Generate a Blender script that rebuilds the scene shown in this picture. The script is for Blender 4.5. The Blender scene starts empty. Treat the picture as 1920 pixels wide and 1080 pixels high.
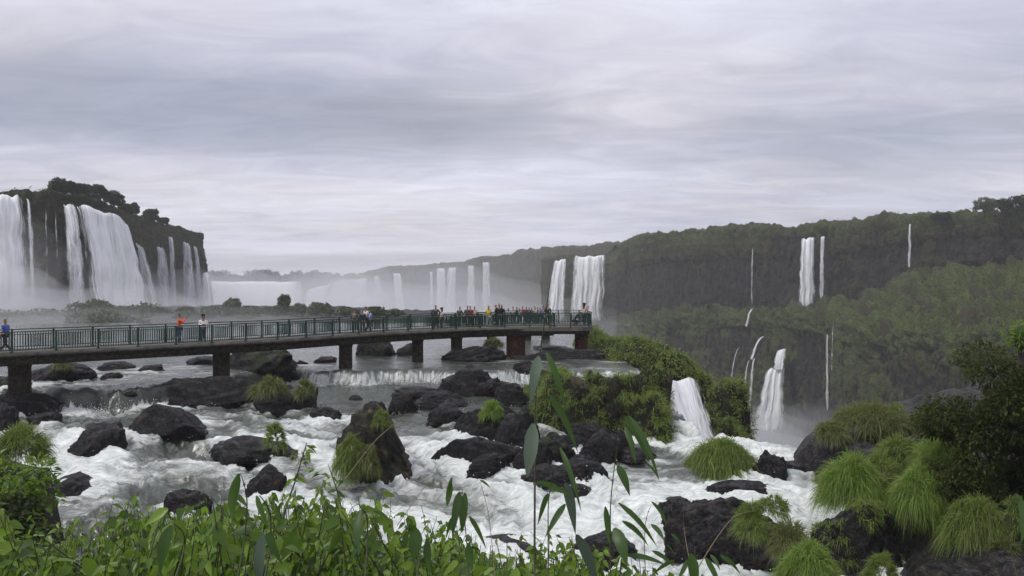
import bpy, math, random
import numpy as np
from math import radians, sin, cos, pi

# ------------------------------------------------------------------ camera, sky, sun, exposure
F = 1400.0; HY = 515.0                       # focal length and horizon row of a 1920 px wide picture
sc = bpy.context.scene
cam_d = bpy.data.cameras.new('camera'); cam = bpy.data.objects.new('camera', cam_d)
sc.collection.objects.link(cam); sc.camera = cam
cam.location = (0, 0, 0); cam.rotation_euler = (radians(90), 0, 0)
cam_d.sensor_width = 36; cam_d.lens = 36*F/1920; cam_d.shift_y = -(540-HY)/1920
cam_d.clip_start = 0.1; cam_d.clip_end = 30000

SUN_EL, SUN_AZ = radians(56), radians(-118)   # azimuth from +Y towards +X
world = bpy.data.worlds.new('World'); sc.world = world; world.use_nodes = True
wn = world.node_tree.nodes; wl = world.node_tree.links; wn.clear()
def N(nodes, t, **k):
    n = nodes.new(t)
    for a, b in k.items(): setattr(n, a, b)
    return n
def mathn(nt, op, a, b=None, c=None, clamp=False):
    n = nt.nodes.new('ShaderNodeMath'); n.operation = op; n.use_clamp = clamp
    for i, v in enumerate((a, b, c)):
        if v is None: continue
        if isinstance(v, (int, float)): n.inputs[i].default_value = v
        else: nt.links.new(v, n.inputs[i])
    return n.outputs[0]
def ramp(nt, fac, stops, interp='LINEAR'):
    n = nt.nodes.new('ShaderNodeValToRGB'); cr = n.color_ramp; cr.interpolation = interp
    while len(cr.elements) < len(stops): cr.elements.new(0.5)
    for e, (p, c) in zip(cr.elements, stops):
        e.position = p; e.color = (c, c, c, 1) if isinstance(c, (int, float)) else (*c, 1)
    if fac is not None: nt.links.new(fac, n.inputs[0])
    return n.outputs[0]
def mix(nt, fac, a, b, blend='MIX'):
    n = nt.nodes.new('ShaderNodeMix'); n.data_type = 'RGBA'; n.blend_type = blend
    for s, v in ((0, fac), (6, a), (7, b)):
        if isinstance(v, (int, float)): n.inputs[s].default_value = v
        elif isinstance(v, tuple): n.inputs[s].default_value = (*v, 1)
        else: nt.links.new(v, n.inputs[s])
    return n.outputs[2]
def noise(nt, vec, scale, detail=4, rough=.5, dist=0.0, out=0):
    n = nt.nodes.new('ShaderNodeTexNoise'); n.inputs['Scale'].default_value = scale
    n.inputs['Detail'].default_value = detail; n.inputs['Roughness'].default_value = rough
    n.inputs['Distortion'].default_value = dist
    if vec is not None: nt.links.new(vec, n.inputs['Vector'])
    return n.outputs[out]
def mapping(nt, vec, scale=(1, 1, 1), loc=(0, 0, 0), rot=(0, 0, 0)):
    n = nt.nodes.new('ShaderNodeMapping')
    n.inputs['Scale'].default_value = scale; n.inputs['Location'].default_value = loc; n.inputs['Rotation'].default_value = rot
    nt.links.new(vec, n.inputs['Vector']); return n.outputs[0]

def build_world():
    nt = world.node_tree
    tc = nt.nodes.new('ShaderNodeTexCoord')
    sep = nt.nodes.new('ShaderNodeSeparateXYZ'); nt.links.new(tc.outputs['Generated'], sep.inputs[0])
    x, y, z = sep.outputs
    zc = mathn(nt, 'MAXIMUM', z, 0.0)
    den = mathn(nt, 'ADD', zc, 0.10)                    # cloud layer seen in perspective
    u = mathn(nt, 'DIVIDE', x, den); v = mathn(nt, 'DIVIDE', y, den)
    cmb = nt.nodes.new('ShaderNodeCombineXYZ'); nt.links.new(u, cmb.inputs[0]); nt.links.new(v, cmb.inputs[1])
    big = noise(nt, mapping(nt, cmb.outputs[0], (.34, .60, 1), (3.1, 1.6, 0), (0, 0, radians(-10))), 1.0, 4, .5, .5)
    fine = noise(nt, mapping(nt, cmb.outputs[0], (1.05, 2.0, 1), (7.2, 4.4, 2), (0, 0, radians(5))), 1.7, 8, .62, 1.0)
    m = mathn(nt, 'ADD', mathn(nt, 'MULTIPLY', big, .62), mathn(nt, 'MULTIPLY', fine, .38))
    az = mathn(nt, 'ARCTAN2', x, y)
    def bank(a0, e0, wa, we, amt):                      # one large cloud bank at a bearing and height
        p = mathn(nt, 'DIVIDE', mathn(nt, 'SUBTRACT', az, a0), wa); q = mathn(nt, 'DIVIDE', mathn(nt, 'SUBTRACT', z, e0), we)
        r = mathn(nt, 'ADD', mathn(nt, 'MULTIPLY', p, p), mathn(nt, 'MULTIPLY', q, q))
        return mathn(nt, 'MULTIPLY', mathn(nt, 'EXPONENT', mathn(nt, 'MULTIPLY', r, -1.0)), amt)
    parts = [bank(-.52, .200, .32, .045, -.24), bank(-.20, .225, .30, .045, -.20), bank(-.08, .19, .14, .018, -.10), bank(.0, .16, .5, .05, -.04), bank(-.45, .13, .45, .018, .10), bank(-.30, .040, .40, .030, .12), bank(-.3, .02, .4, .012, -.07),
             bank(.45, .17, .30, .07, -.10), bank(.25, .06, .5, .02, -.03), bank(.25, .33, .4, .06, .12), bank(-.5, .33, .5, .05, .08)]
    el = ramp(nt, zc, [(0.0, .55), (.08, .56), (.18, .52), (.28, .60), (.40, .70), (1, .80)], 'EASE')
    m2 = mathn(nt, 'ADD', mathn(nt, 'ADD', mathn(nt, 'MULTIPLY', mathn(nt, 'SUBTRACT', m, .5), 1.25), .5), mathn(nt, 'MULTIPLY', mathn(nt, 'SUBTRACT', el, .5), .42))
    for p_ in parts: m2 = mathn(nt, 'ADD', m2, p_)
    warm = noise(nt, mapping(nt, cmb.outputs[0], (.5, .8, 1), (1, 9, 0)), 1, 2)
    col = ramp(nt, m2, [(.08, (2.7, 2.85, 3.65)), (.32, (3.6, 3.75, 4.6)), (.46, (4.55, 4.6, 5.5)), (.58, (5.5, 5.5, 6.4)), (.72, (6.5, 6.6, 7.5))])
    col = mix(nt, ramp(nt, warm, [(.4, 0), (.65, .8)]), col, mix(nt, 1.0, col, (1.04, 1.0, .93), 'MULTIPLY'))
    # the cloud colour is set for a background strength of 0.1
    sky = nt.nodes.new('ShaderNodeTexSky'); sky.sky_type = 'NISHITA'; sky.sun_disc = False
    sky.sun_elevation = SUN_EL; sky.sun_rotation = SUN_AZ; sky.dust_density = 2
    c = mix(nt, .93, sky.outputs[0], col)
    bg = nt.nodes.new('ShaderNodeBackground'); bg.inputs[1].default_value = 0.1
    out = nt.nodes.new('ShaderNodeOutputWorld')
    nt.links.new(c, bg.inputs[0]); nt.links.new(bg.outputs[0], out.inputs[0])
build_world()
sun_d = bpy.data.lights.new('sun', 'SUN'); sun_d.energy = 1.5; sun_d.angle = radians(14); sun_d.color = (1, .965, .91)
sun = bpy.data.objects.new('sun', sun_d); sc.collection.objects.link(sun)
sun.rotation_euler = (radians(90)-SUN_EL, 0, -SUN_AZ+pi)
from mathutils import Vector
sdir = Vector((sin(SUN_AZ)*cos(SUN_EL), cos(SUN_AZ)*cos(SUN_EL), sin(SUN_EL)))
sun.rotation_euler = sdir.to_track_quat('Z', 'Y').to_euler()
sc.view_settings.view_transform = 'Standard'; sc.view_settings.look = 'None'
sc.view_settings.exposure = 0.42; sc.view_settings.gamma = 1
sc.cycles.max_bounces = 8; sc.cycles.diffuse_bounces = 3; sc.cycles.glossy_bounces = 2
sc.cycles.transmission_bounces = 4; sc.cycles.transparent_max_bounces = 48; sc.cycles.volume_bounces = 3
sc.cycles.sample_clamp_indirect = 4
sc.cycles.use_denoising = True

# ------------------------------------------------------------------ helpers
random.seed(4)
rng = np.random.default_rng(7)
_P = np.random.default_rng(99).permutation(512); _P = np.concatenate([_P, _P, _P])
_G = np.random.default_rng(98).normal(size=(512, 3)); _G /= np.linalg.norm(_G, axis=1)[:, None]
def perlin(p):
    p = np.asarray(p, dtype=float); i = np.floor(p).astype(int); f = p-i; w = f*f*f*(f*(f*6-15)+10); i &= 511
    r = 0
    for dx in (0, 1):
        for dy in (0, 1):
            for dz in (0, 1):
                h = _P[_P[_P[(i[:, 0]+dx) & 511]+((i[:, 1]+dy) & 511)]+((i[:, 2]+dz) & 511)] & 511
                g = _G[h]; d = f-np.array([dx, dy, dz])
                n = (g*d).sum(1)
                wt = (w[:, 0] if dx else 1-w[:, 0])*(w[:, 1] if dy else 1-w[:, 1])*(w[:, 2] if dz else 1-w[:, 2])
                r = r+n*wt
    return r*1.5
def fbm(p, o=4, lac=2.03, g=.5):
    p = np.asarray(p, float); s = 0; a = 1; t = 0
    for k in range(o):
        s = s+a*perlin(p+k*17.3); t += a; a *= g; p = p*lac
    return s/t
def worley(p, seed=0):
    """distance to the nearest feature point and a random value of that cell"""
    p = np.asarray(p, float); i = np.floor(p).astype(int); best = np.full(len(p), 9.); val = np.zeros(len(p))
    for dx in (-1, 0, 1):
        for dy in (-1, 0, 1):
            for dz in (-1, 0, 1):
                c = i+np.array([dx, dy, dz]); cc = (c+seed) & 511
                h = _P[_P[_P[cc[:, 0]]+cc[:, 1]]+cc[:, 2]] & 511
                q = c+.5+.45*_G[h]
                dd = np.linalg.norm(p-q, axis=1); m = dd < best
                best = np.where(m, dd, best); val = np.where(m, (h*37 % 512)/512., val)
    return best, val
def mesh_np(name, V, Fq, mat=None, parent=None, smooth=True, attrs=None, link=True):
    me = bpy.data.meshes.new(name); V = np.asarray(V, dtype=np.float32).reshape(-1, 3)
    Fq = np.asarray(Fq, dtype=np.int32); n = Fq.shape[1]
    me.vertices.add(len(V)); me.vertices.foreach_set('co', V.ravel())
    me.loops.add(Fq.size); me.loops.foreach_set('vertex_index', Fq.ravel())
    me.polygons.add(len(Fq)); me.polygons.foreach_set('loop_start', np.arange(0, Fq.size, n, dtype=np.int32))
    me.update(calc_edges=True)
    if smooth: me.polygons.foreach_set('use_smooth', np.ones(len(Fq), dtype=bool))
    for k, a in (attrs or {}).items():
        at = me.attributes.new(k, 'FLOAT', 'POINT'); at.data.foreach_set('value', np.asarray(a, dtype=np.float32).ravel())
    if mat: me.materials.append(mat)
    me.update()
    o = bpy.data.objects.new(name, me)
    if link: sc.collection.objects.link(o)
    if parent: o.parent = parent
    return o
def grid_faces(nu, nv, wrap=False):
    a = np.arange(nu*nv).reshape(nv, nu)
    if wrap: a = np.concatenate([a, a[:, :1]], 1)
    return np.stack([a[:-1, :-1], a[:-1, 1:], a[1:, 1:], a[1:, :-1]], -1).reshape(-1, 4)
def PX(px, py, d): return np.array([(px-960)/F*d, d, -(py-HY)/F*d])
def tag(o, label=None, cat=None, group=None, kind=None):
    if label: o['label'] = label
    if cat: o['category'] = cat
    if group: o['group'] = group
    if kind: o['kind'] = kind
    return o
def thing(name, label, cat, loc=(0, 0, 0), rz=0, group=None):
    o = bpy.data.objects.new(name, None); sc.collection.objects.link(o); o.location = [float(v) for v in loc]
    o.rotation_euler = (0, 0, rz); o.empty_display_size = .3
    return tag(o, label, cat, group)
class MB:
    """collects boxes and tubes into one mesh"""
    def __init__(s): s.v = []; s.f = []
    def box(s, c, size, ax=None):
        c = np.array(c, float); h = np.array(size, float)/2
        A = np.eye(3) if ax is None else np.array(ax, float)
        k = len(s.v)
        for sx in (-1, 1):
            for sy in (-1, 1):
                for sz in (-1, 1): s.v.append(c+A[0]*h[0]*sx+A[1]*h[1]*sy+A[2]*h[2]*sz)
        for q in ((0, 1, 3, 2), (4, 6, 7, 5), (0, 4, 5, 1), (2, 3, 7, 6), (0, 2, 6, 4), (1, 5, 7, 3)): s.f.append([k+i for i in q])
    def bar(s, a, b, w, h=None):
        a = np.array(a, float); b = np.array(b, float); d = b-a; L = np.linalg.norm(d); d /= L
        up = np.array([0, 0, 1.]) if abs(d[2]) < .9 else np.array([0, 1., 0])
        sd = np.cross(d, up); sd /= np.linalg.norm(sd); u2 = np.cross(sd, d)
        s.box((a+b)/2, (L, w, h or w), (d, sd, u2))
    def tube(s, pts, rad, n=6):
        pts = np.array(pts, float); k0 = len(s.v); m = len(pts)
        rad = np.broadcast_to(rad, (m,))
        T = np.gradient(pts, axis=0); T /= np.linalg.norm(T, axis=1)[:, None]+1e-9
        up = np.array([0, 0, 1.]) if abs(T[0][2]) < .8 else np.array([1., 0, 0])
        for i in range(m):
            a = np.cross(T[i], up); a /= np.linalg.norm(a)+1e-9; b = np.cross(T[i], a)
            for j in range(n):
                t = 2*pi*j/n; s.v.append(pts[i]+rad[i]*(cos(t)*a+sin(t)*b))
        for i in range(m-1):
            for j in range(n):
                s.f.append([k0+i*n+j, k0+i*n+(j+1) % n, k0+(i+1)*n+(j+1) % n, k0+(i+1)*n+j])
        for e in (0, m-1):
            c = len(s.v); s.v.append(pts[e])
            for j in range(0, n): s.f.append([c, k0+e*n+j, k0+e*n+(j+1) % n, c])
    def build(s, name, mat, parent=None, smooth=False):
        me = bpy.data.meshes.new(name)
        me.from_pydata([tuple(v) for v in s.v], [], [list(dict.fromkeys(f)) for f in s.f]); me.materials.append(mat)
        if smooth:
            for p in me.polygons: p.use_smooth = True
        me.update()
        o = bpy.data.objects.new(name, me); sc.collection.objects.link(o)
        if parent: o.parent = parent
        return o
# ------------------------------------------------------------------ materials
def newmat(name):
    m = bpy.data.materials.new(name); m.use_nodes = True; nt = m.node_tree
    b = nt.nodes['Principled BSDF']; return m, nt, b
def pos(nt): return nt.nodes.new('ShaderNodeNewGeometry').outputs['Position']
def bump(nt, b, h, strength=.5, dist=.1):
    n = nt.nodes.new('ShaderNodeBump'); n.inputs['Strength'].default_value = strength; n.inputs['Distance'].default_value = dist
    nt.links.new(h, n.inputs['Height']); nt.links.new(n.outputs[0], b.inputs['Normal'])
def simple(name, col, rough=.6, metal=0, nscale=6, var=.25):
    m, nt, b = newmat(name)
    tc = nt.nodes.new('ShaderNodeTexCoord').outputs['Object']
    n = noise(nt, tc, nscale, 4)
    lo = tuple(c*(1-var) for c in col); hi = tuple(min(1, c*(1+var)) for c in col)
    nt.links.new(ramp(nt, n, [(.3, lo), (.7, hi)]), b.inputs['Base Color'])
    b.inputs['Roughness'].default_value = rough; b.inputs['Metallic'].default_value = metal
    return m
def rock_mat(name, dark=(.008, .008, .010), light=(.034, .033, .036), moss=(.045, .06, .012), mossamt=.0, rust=0., rough=.42):
    m, nt, b = newmat(name); p = pos(nt)
    n1 = noise(nt, p, .9, 6, .6, .3); n2 = noise(nt, p, 5, 6, .65, .2); n3 = noise(nt, p, 2.3, 5, .6)
    base = mix(nt, ramp(nt, n2, [(.38, 0), (.72, 1)]), dark, light)
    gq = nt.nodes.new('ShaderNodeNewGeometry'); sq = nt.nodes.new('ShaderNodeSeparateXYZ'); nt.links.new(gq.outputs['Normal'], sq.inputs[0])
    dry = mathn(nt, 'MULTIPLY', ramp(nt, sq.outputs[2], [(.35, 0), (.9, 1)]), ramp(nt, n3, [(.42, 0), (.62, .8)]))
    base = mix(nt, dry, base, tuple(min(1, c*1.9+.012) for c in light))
    if rust > 0: base = mix(nt, ramp(nt, n3, [(.62-rust*.2, 0), (.70, 1)]), base, (.10, .045, .028))
    g = nt.nodes.new('ShaderNodeNewGeometry'); sp = nt.nodes.new('ShaderNodeSeparateXYZ'); nt.links.new(g.outputs['Normal'], sp.inputs[0])
    up = ramp(nt, sp.outputs[2], [(.1, 0), (.8, 1)])
    mm = mathn(nt, 'MULTIPLY', up, ramp(nt, n1, [(.62-.35*mossamt, 0), (.74-.3*mossamt, 1)]))
    mm = mathn(nt, 'MULTIPLY', mm, min(1, mossamt*1.6))
    mossc = mix(nt, n2, tuple(c*.5 for c in moss), tuple(c*1.3 for c in moss))
    nt.links.new(mix(nt, mm, base, mossc), b.inputs['Base Color'])
    r = mathn(nt, 'ADD', rough-.12, mathn(nt, 'MULTIPLY', n2, .3)); r2 = mathn(nt, 'MAXIMUM', r, mathn(nt, 'MULTIPLY', mm, .9))
    nt.links.new(r2, b.inputs['Roughness']); b.inputs['Specular IOR Level'].default_value = .28
    n4 = noise(nt, mapping(nt, p, (1, 1, 2.2), rot=(.3, .2, 0)), 3.2, 5, .6, 1.2)
    cr = ramp(nt, n4, [(.44, 1), (.495, 0), (.505, 0), (.56, 1)])
    h = mathn(nt, 'ADD', mathn(nt, 'ADD', n2, mathn(nt, 'MULTIPLY', n1, .8)), mathn(nt, 'MULTIPLY', cr, .35)); bump(nt, b, h, 1.0, .22)
    return m
M = {}
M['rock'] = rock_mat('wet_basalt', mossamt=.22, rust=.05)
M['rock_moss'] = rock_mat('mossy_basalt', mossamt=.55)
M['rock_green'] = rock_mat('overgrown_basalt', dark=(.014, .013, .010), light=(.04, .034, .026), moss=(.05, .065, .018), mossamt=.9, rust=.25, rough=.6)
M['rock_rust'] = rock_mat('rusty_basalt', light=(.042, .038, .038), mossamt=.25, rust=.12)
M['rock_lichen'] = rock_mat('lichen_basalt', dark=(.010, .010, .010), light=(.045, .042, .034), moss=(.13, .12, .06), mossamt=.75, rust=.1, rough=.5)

def leaf_mat(name, a, b_, tr=.35, rough=.45, spec=.35, dead=None):
    m, nt, b = newmat(name)
    g = nt.nodes.new('ShaderNodeNewGeometry')
    c = ramp(nt, g.outputs['Random Per Island'], [(0, a), (.5, tuple((x+y)/2 for x, y in zip(a, b_)))]+([(.86, b_), (.88, dead), (1, tuple(x*.6 for x in dead))] if dead else [(1, b_)]))
    n = noise(nt, g.outputs['Position'], .7, 3)
    c = mix(nt, mathn(nt, 'MULTIPLY', n, .55), c, tuple(x*.45 for x in a))
    nt.links.new(c, b.inputs['Base Color']); b.inputs['Roughness'].default_value = rough; b.inputs['Specular IOR Level'].default_value = spec
    t = nt.nodes.new('ShaderNodeBsdfTranslucent'); nt.links.new(mix(nt, .5, c, tuple(min(1, x*1.6) for x in b_)), t.inputs[0])
    ms = nt.nodes.new('ShaderNodeMixShader'); ms.inputs[0].default_value = tr
    nt.links.new(b.outputs[0], ms.inputs[1]); nt.links.new(t.outputs[0], ms.inputs[2])
    nt.links.new(ms.outputs[0], nt.nodes['Material Output'].inputs[0])
    return m
M['leaf'] = leaf_mat('broad_leaf', (.025, .07, .010), (.25, .39, .045), .38, .38)
M['leaf_dark'] = leaf_mat('dark_leaf', (.018, .032, .008), (.10, .12, .025), .25, .6, .15)
M['leaf_far'] = leaf_mat('far_leaf', (.022, .034, .014), (.055, .075, .028), .2, .7, .1)
M['leaf_mist'] = leaf_mat('mist_paled_leaf', (.075, .10, .055), (.14, .17, .085), .2, .7, .1)  # pale albedo: the mist's lightening is put into the leaf colour
M['grass'] = leaf_mat('river_grass', (.10, .155, .028), (.27, .37, .075), .35, .5, dead=(.26, .20, .10))
M['grass_dry'] = leaf_mat('olive_grass', (.09, .115, .032), (.25, .29, .09), .35, .55, dead=(.24, .17, .09))
M['grass_bright'] = leaf_mat('fresh_grass', (.13, .23, .03), (.30, .43, .08), .4, .5, dead=(.30, .28, .12))
M['bamboo'] = leaf_mat('bamboo_blade', (.035, .075, .022), (.10, .18, .045), .45, .4)
M['bamboo_pale'] = leaf_mat('bamboo_underside', (.09, .13, .09), (.13, .18, .12), .3, .55)
M['stem'] = simple('plant_stem', (.05, .055, .025), .6)
M['straw'] = simple('dry_straw', (.22, .18, .10), .7)
M['bark'] = simple('bark', (.05, .045, .038), .9)

def veg_mat():
    """cliff hung with hummocks of vegetation: green crowns, brown hanging skirts, dark bare rock"""
    m, nt, b = newmat('vegetated_cliff'); p = pos(nt)
    v = nt.nodes.new('ShaderNodeAttribute'); v.attribute_name = 'veg'
    c2 = nt.nodes.new('ShaderNodeAttribute'); c2.attribute_name = 'cell'
    ps = mapping(nt, p, (1, 1, .35)); n1 = noise(nt, ps, .55, 6, .6); n2 = noise(nt, p, 1.6, 6, .7); n3 = noise(nt, p, .035, 3, .5)
    green = mix(nt, ramp(nt, n2, [(.3, 0), (.7, 1)]), (.032, .055, .016), (.15, .19, .058))
    olive = mix(nt, ramp(nt, n2, [(.3, 0), (.7, 1)]), (.018, .020, .010), (.080, .080, .036))
    brown = mix(nt, n2, (.03, .026, .018), (.09, .075, .05))
    gr = nt.nodes.new('ShaderNodeAttribute'); gr.attribute_name = 'lush'
    k = mathn(nt, 'ADD', mathn(nt, 'ADD', mathn(nt, 'MULTIPLY', c2.outputs['Fac'], .45), mathn(nt, 'MULTIPLY', n3, .45)), gr.outputs['Fac'])
    vegc = mix(nt, ramp(nt, k, [(.60, 0), (.95, 1)]), olive, green)
    vegc = mix(nt, ramp(nt, c2.outputs['Fac'], [(.60, 0), (.74, .85)]), vegc, brown)
    rockc = mix(nt, ramp(nt, n1, [(.35, 0), (.7, 1)]), (.008, .008, .008), (.060, .050, .042))
    f = mathn(nt, 'ADD', v.outputs['Fac'], mathn(nt, 'MULTIPLY', mathn(nt, 'SUBTRACT', n1, .5), 1.2))
    c = mix(nt, ramp(nt, f, [(.42, 0), (.58, 1)]), rockc, vegc)
    nt.links.new(c, b.inputs['Base Color']); b.inputs['Roughness'].default_value = .85; b.inputs['Specular IOR Level'].default_value = .15
    bump(nt, b, mathn(nt, 'ADD', n2, mathn(nt, 'MULTIPLY', n1, 1.6)), .9, 1.1)
    return m
M['veg'] = veg_mat()

def water_mat():
    m, nt, b = newmat('river_water')
    fo = nt.nodes.new('ShaderNodeAttribute'); fo.attribute_name = 'foam'
    fa = nt.nodes.new('ShaderNodeAttribute'); fa.attribute_name = 'fall'
    p = pos(nt)
    warp = noise(nt, p, .35, 3, .5, 0, 1)
    va = nt.nodes.new('ShaderNodeVectorMath'); va.operation = 'MULTIPLY_ADD'; nt.links.new(warp, va.inputs[0])
    va.inputs[1].default_value = (2.2, 2.2, 0); nt.links.new(p, va.inputs[2])
    q = mapping(nt, va.outputs[0], (.32, 1.9, .5), rot=(0, 0, radians(28)))
    n1 = noise(nt, q, .8, 8, .62, .6); n2 = noise(nt, q, 3.4, 6, .68, .8)
    qs = mapping(nt, p, (5, 1.2, .12)); n3 = noise(nt, qs, 1.0, 5, .6, .2)
    nn = mathn(nt, 'ADD', mathn(nt, 'MULTIPLY', n1, .7), mathn(nt, 'MULTIPLY', n2, .3))
    nn = mix(nt, mathn(nt, 'MULTIPLY', fa.outputs['Fac'], .9), nn, n3)
    s = mathn(nt, 'ADD', nn, mathn(nt, 'SUBTRACT', fo.outputs['Fac'], .5))
    k = ramp(nt, s, [(.32, 0), (.44, .20), (.53, .58), (.62, .86), (.80, 1)])
    deep = mix(nt, n1, (.036, .046, .038), (.085, .095, .078))
    foamc = mix(nt, ramp(nt, n2, [(.3, 0), (.65, 1)]), (.36, .41, .40), (.80, .83, .81))
    nt.links.new(mix(nt, k, deep, foamc), b.inputs['Base Color'])
    nt.links.new(mathn(nt, 'ADD', .07, mathn(nt, 'MULTIPLY', k, .6)), b.inputs['Roughness'])
    w = noise(nt, mapping(nt, p, (.7, 2.2, 1), rot=(0, 0, radians(8))), 1.1, 5, .6, .5)
    h = mathn(nt, 'ADD', mathn(nt, 'MULTIPLY', w, .8), mathn(nt, 'ADD', mathn(nt, 'MULTIPLY', n2, .5), mathn(nt, 'MULTIPLY', k, .3)))
    bump(nt, b, h, .42, .16)
    return m
M['water'] = water_mat()
def fall_mat(name, dens=.5, col=(.80, .82, .84), freq=1.0):
    m, nt, b = newmat(name)
    u = nt.nodes.new('ShaderNodeAttribute'); u.attribute_name = 'um'
    v = nt.nodes.new('ShaderNodeAttribute'); v.attribute_name = 'vm'
    e = nt.nodes.new('ShaderNodeAttribute'); e.attribute_name = 'edge'
    c = nt.nodes.new('ShaderNodeCombineXYZ'); nt.links.new(u.outputs['Fac'], c.inputs[0]); nt.links.new(v.outputs['Fac'], c.inputs[1])
    s1 = noise(nt, mapping(nt, c.outputs[0], (.55*freq, .060*freq, 1)), 1, 7, .68, .5)
    s2 = noise(nt, mapping(nt, c.outputs[0], (2.4*freq, .22*freq, 1), (4, 9, 0)), 1, 5, .68, .5)
    s = mathn(nt, 'ADD', mathn(nt, 'MULTIPLY', s1, .6), mathn(nt, 'MULTIPLY', s2, .4))
    a = mathn(nt, 'ADD', s, mathn(nt, 'MULTIPLY', mathn(nt, 'SUBTRACT', e.outputs['Fac'], 1.0), .38))
    a = mathn(nt, 'ADD', a, dens-.5)
    al = ramp(nt, a, [(.36, 0), (.50, .85), (.60, 1)])
    nt.links.new(mix(nt, ramp(nt, s, [(.35, 0), (.62, 1)]), tuple(x*.62 for x in col), col), b.inputs['Base Color'])
    nt.links.new(al, b.inputs['Alpha']); b.inputs['Roughness'].default_value = .75
    b.inputs['Specular IOR Level'].default_value = .2
    b.inputs['Subsurface Weight'].default_value = 0
    bump(nt, b, s, .6, .5)
    return m
M['fall'] = fall_mat('falling_water', .62, (.86, .88, .90))
M['fall_thin'] = fall_mat('thin_falling_water', .50, (.78, .80, .83), 1.3)
M['fall_far'] = fall_mat('far_falling_water', .72, (.88, .89, .88), .5)
M['fall_mid'] = fall_mat('distant_falling_water', .55, (.80, .82, .84), .8)
M['fall_near'] = fall_mat('near_falling_water', .60, freq=3.0)
def mist_mat(name, d, col=(.93, .94, .97)):
    m = bpy.data.materials.new(name); m.use_nodes = True; nt = m.node_tree; nt.nodes.clear()
    v = nt.nodes.new('ShaderNodeVolumePrincipled'); v.inputs['Density'].default_value = d; v.inputs['Color'].default_value = (*col, 1)
    v.inputs['Anisotropy'].default_value = 0.1
    o = nt.nodes.new('ShaderNodeOutputMaterial'); nt.links.new(v.outputs[0], o.inputs['Volume']); return m

# ------------------------------------------------------------------ river level and ground
def sst(a, b, x): t = np.clip((x-a)/(b-a), 0, 1); return t*t*(3-2*t)
def dlip(x): return 41.6+9.0*sst(-24, -14, x)+.6*np.sin(x*.7)+.35*np.sin(x*2.1+1)
def level(x, d):
    x = np.asarray(x, float); d = np.asarray(d, float)
    low = np.interp(d, [18, 24, 27, 32, 38, 49, 60], [-9.9, -9.45, -9.0, -8.2, -7.6, -7.4, -7.35])
    L = dlip(x); k = sst(-.45, .45, d-L)
    up = -6.5-.0*d
    return low*(1-k)+up*k
def edge_d(x):                                  # where the shelf breaks off into the gorge
    x = np.asarray(x, float)
    return np.interp(x, [-70, -40, -16, -6, 6, 7.8, 8.6, 9.2, 12, 16], [175, 172, 150, 98, 92, 84, 60, 36.5, 34.8, 34.5])
def solve_d(px, py):
    lo, hi = 15., 120.
    for _ in range(40):
        m = (lo+hi)/2
        y = HY-level((px-960)/F*m, m)*F/m
        if y > py: lo = m
        else: hi = m
    return (lo+hi)/2
def ground_z(x, d):
    z = level(x, d)-.9
    # the near slope under the viewpoint
    near = np.interp(d, [-40, 0, 3, 8, 12, 15, 18, 22], [-1.7, -1.75, -1.95, -4.2, -7.0, -9.2, -11, -13])
    z = np.maximum(z, near)
    # left bank
    lb = -11+6.0*sst(-11.7, -12.7, x)*sst(21.5, 20.5, d); z = np.maximum(z, np.where(x < -11, lb, -99))
    sb = -11+7.1*sst(-5.4, -6.2, x)*sst(11.6, 10.6, d); z = np.maximum(z, np.where(x < -5, sb, -99))
    # right bank
    wob = .8*np.sin(d*.55)+.5*np.sin(d*1.3)
    rb = -10.2+2.4*sst(11.2+wob*.5, 14.2+wob, x)+1.2*sst(15, 22, x)+1.0*sst(22, 33, d)*sst(12, 15, x)+3.5*sst(18, 40, x)
    z = np.where((x > 9) & (d < 60), np.maximum(z, rb), z)
    n = fbm(np.stack([x*.35, d*.35, x*0], -1), 5)
    z = z+n*1.0*np.where(d < 16, .25, 1)
    z = np.minimum(z, np.where(d > 16, 99, 99))
    # drop into the gorge
    ed = edge_d(x)+2.5*fbm(np.stack([x*.12, d*0, x*0+5], -1), 3)
    ed = np.where(x > 12, 35.5+1.5*np.sin(x*.8)+np.clip((x-18)*.5, 0, 20), ed)
    k = sst(0, 7, d-ed)
    return z*(1-k)+(-66)*k

# open ground of the gorge, one sheet out to the horizon
g = mesh_np('gorge_floor', [(-9000, -3000, -66), (9000, -3000, -66), (9000, 12000, -66), (-9000, 12000, -66)], [[0, 1, 2, 3]],
            rock_mat('gorge_floor_rock', (.05, .055, .05), (.12, .13, .12)), smooth=False); tag(g, kind='structure')
def build_ground():
    xs = np.concatenate([np.arange(-150, -45, 1.5), np.arange(-45, 32, .38), np.arange(32, 75, 1.5)])
    ds = np.concatenate([np.arange(-30, 0, 2), np.arange(0, 64, .38), np.arange(64, 195, 1.0)])
    X, D = np.meshgrid(xs, ds); x = X.ravel(); d = D.ravel()
    z = ground_z(x, d)
    o = mesh_np('riverbed', np.stack([x, d, z], -1), grid_faces(len(xs), len(ds)), M['rock_rust']); tag(o, kind='structure')
    return o
build_ground()

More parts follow.
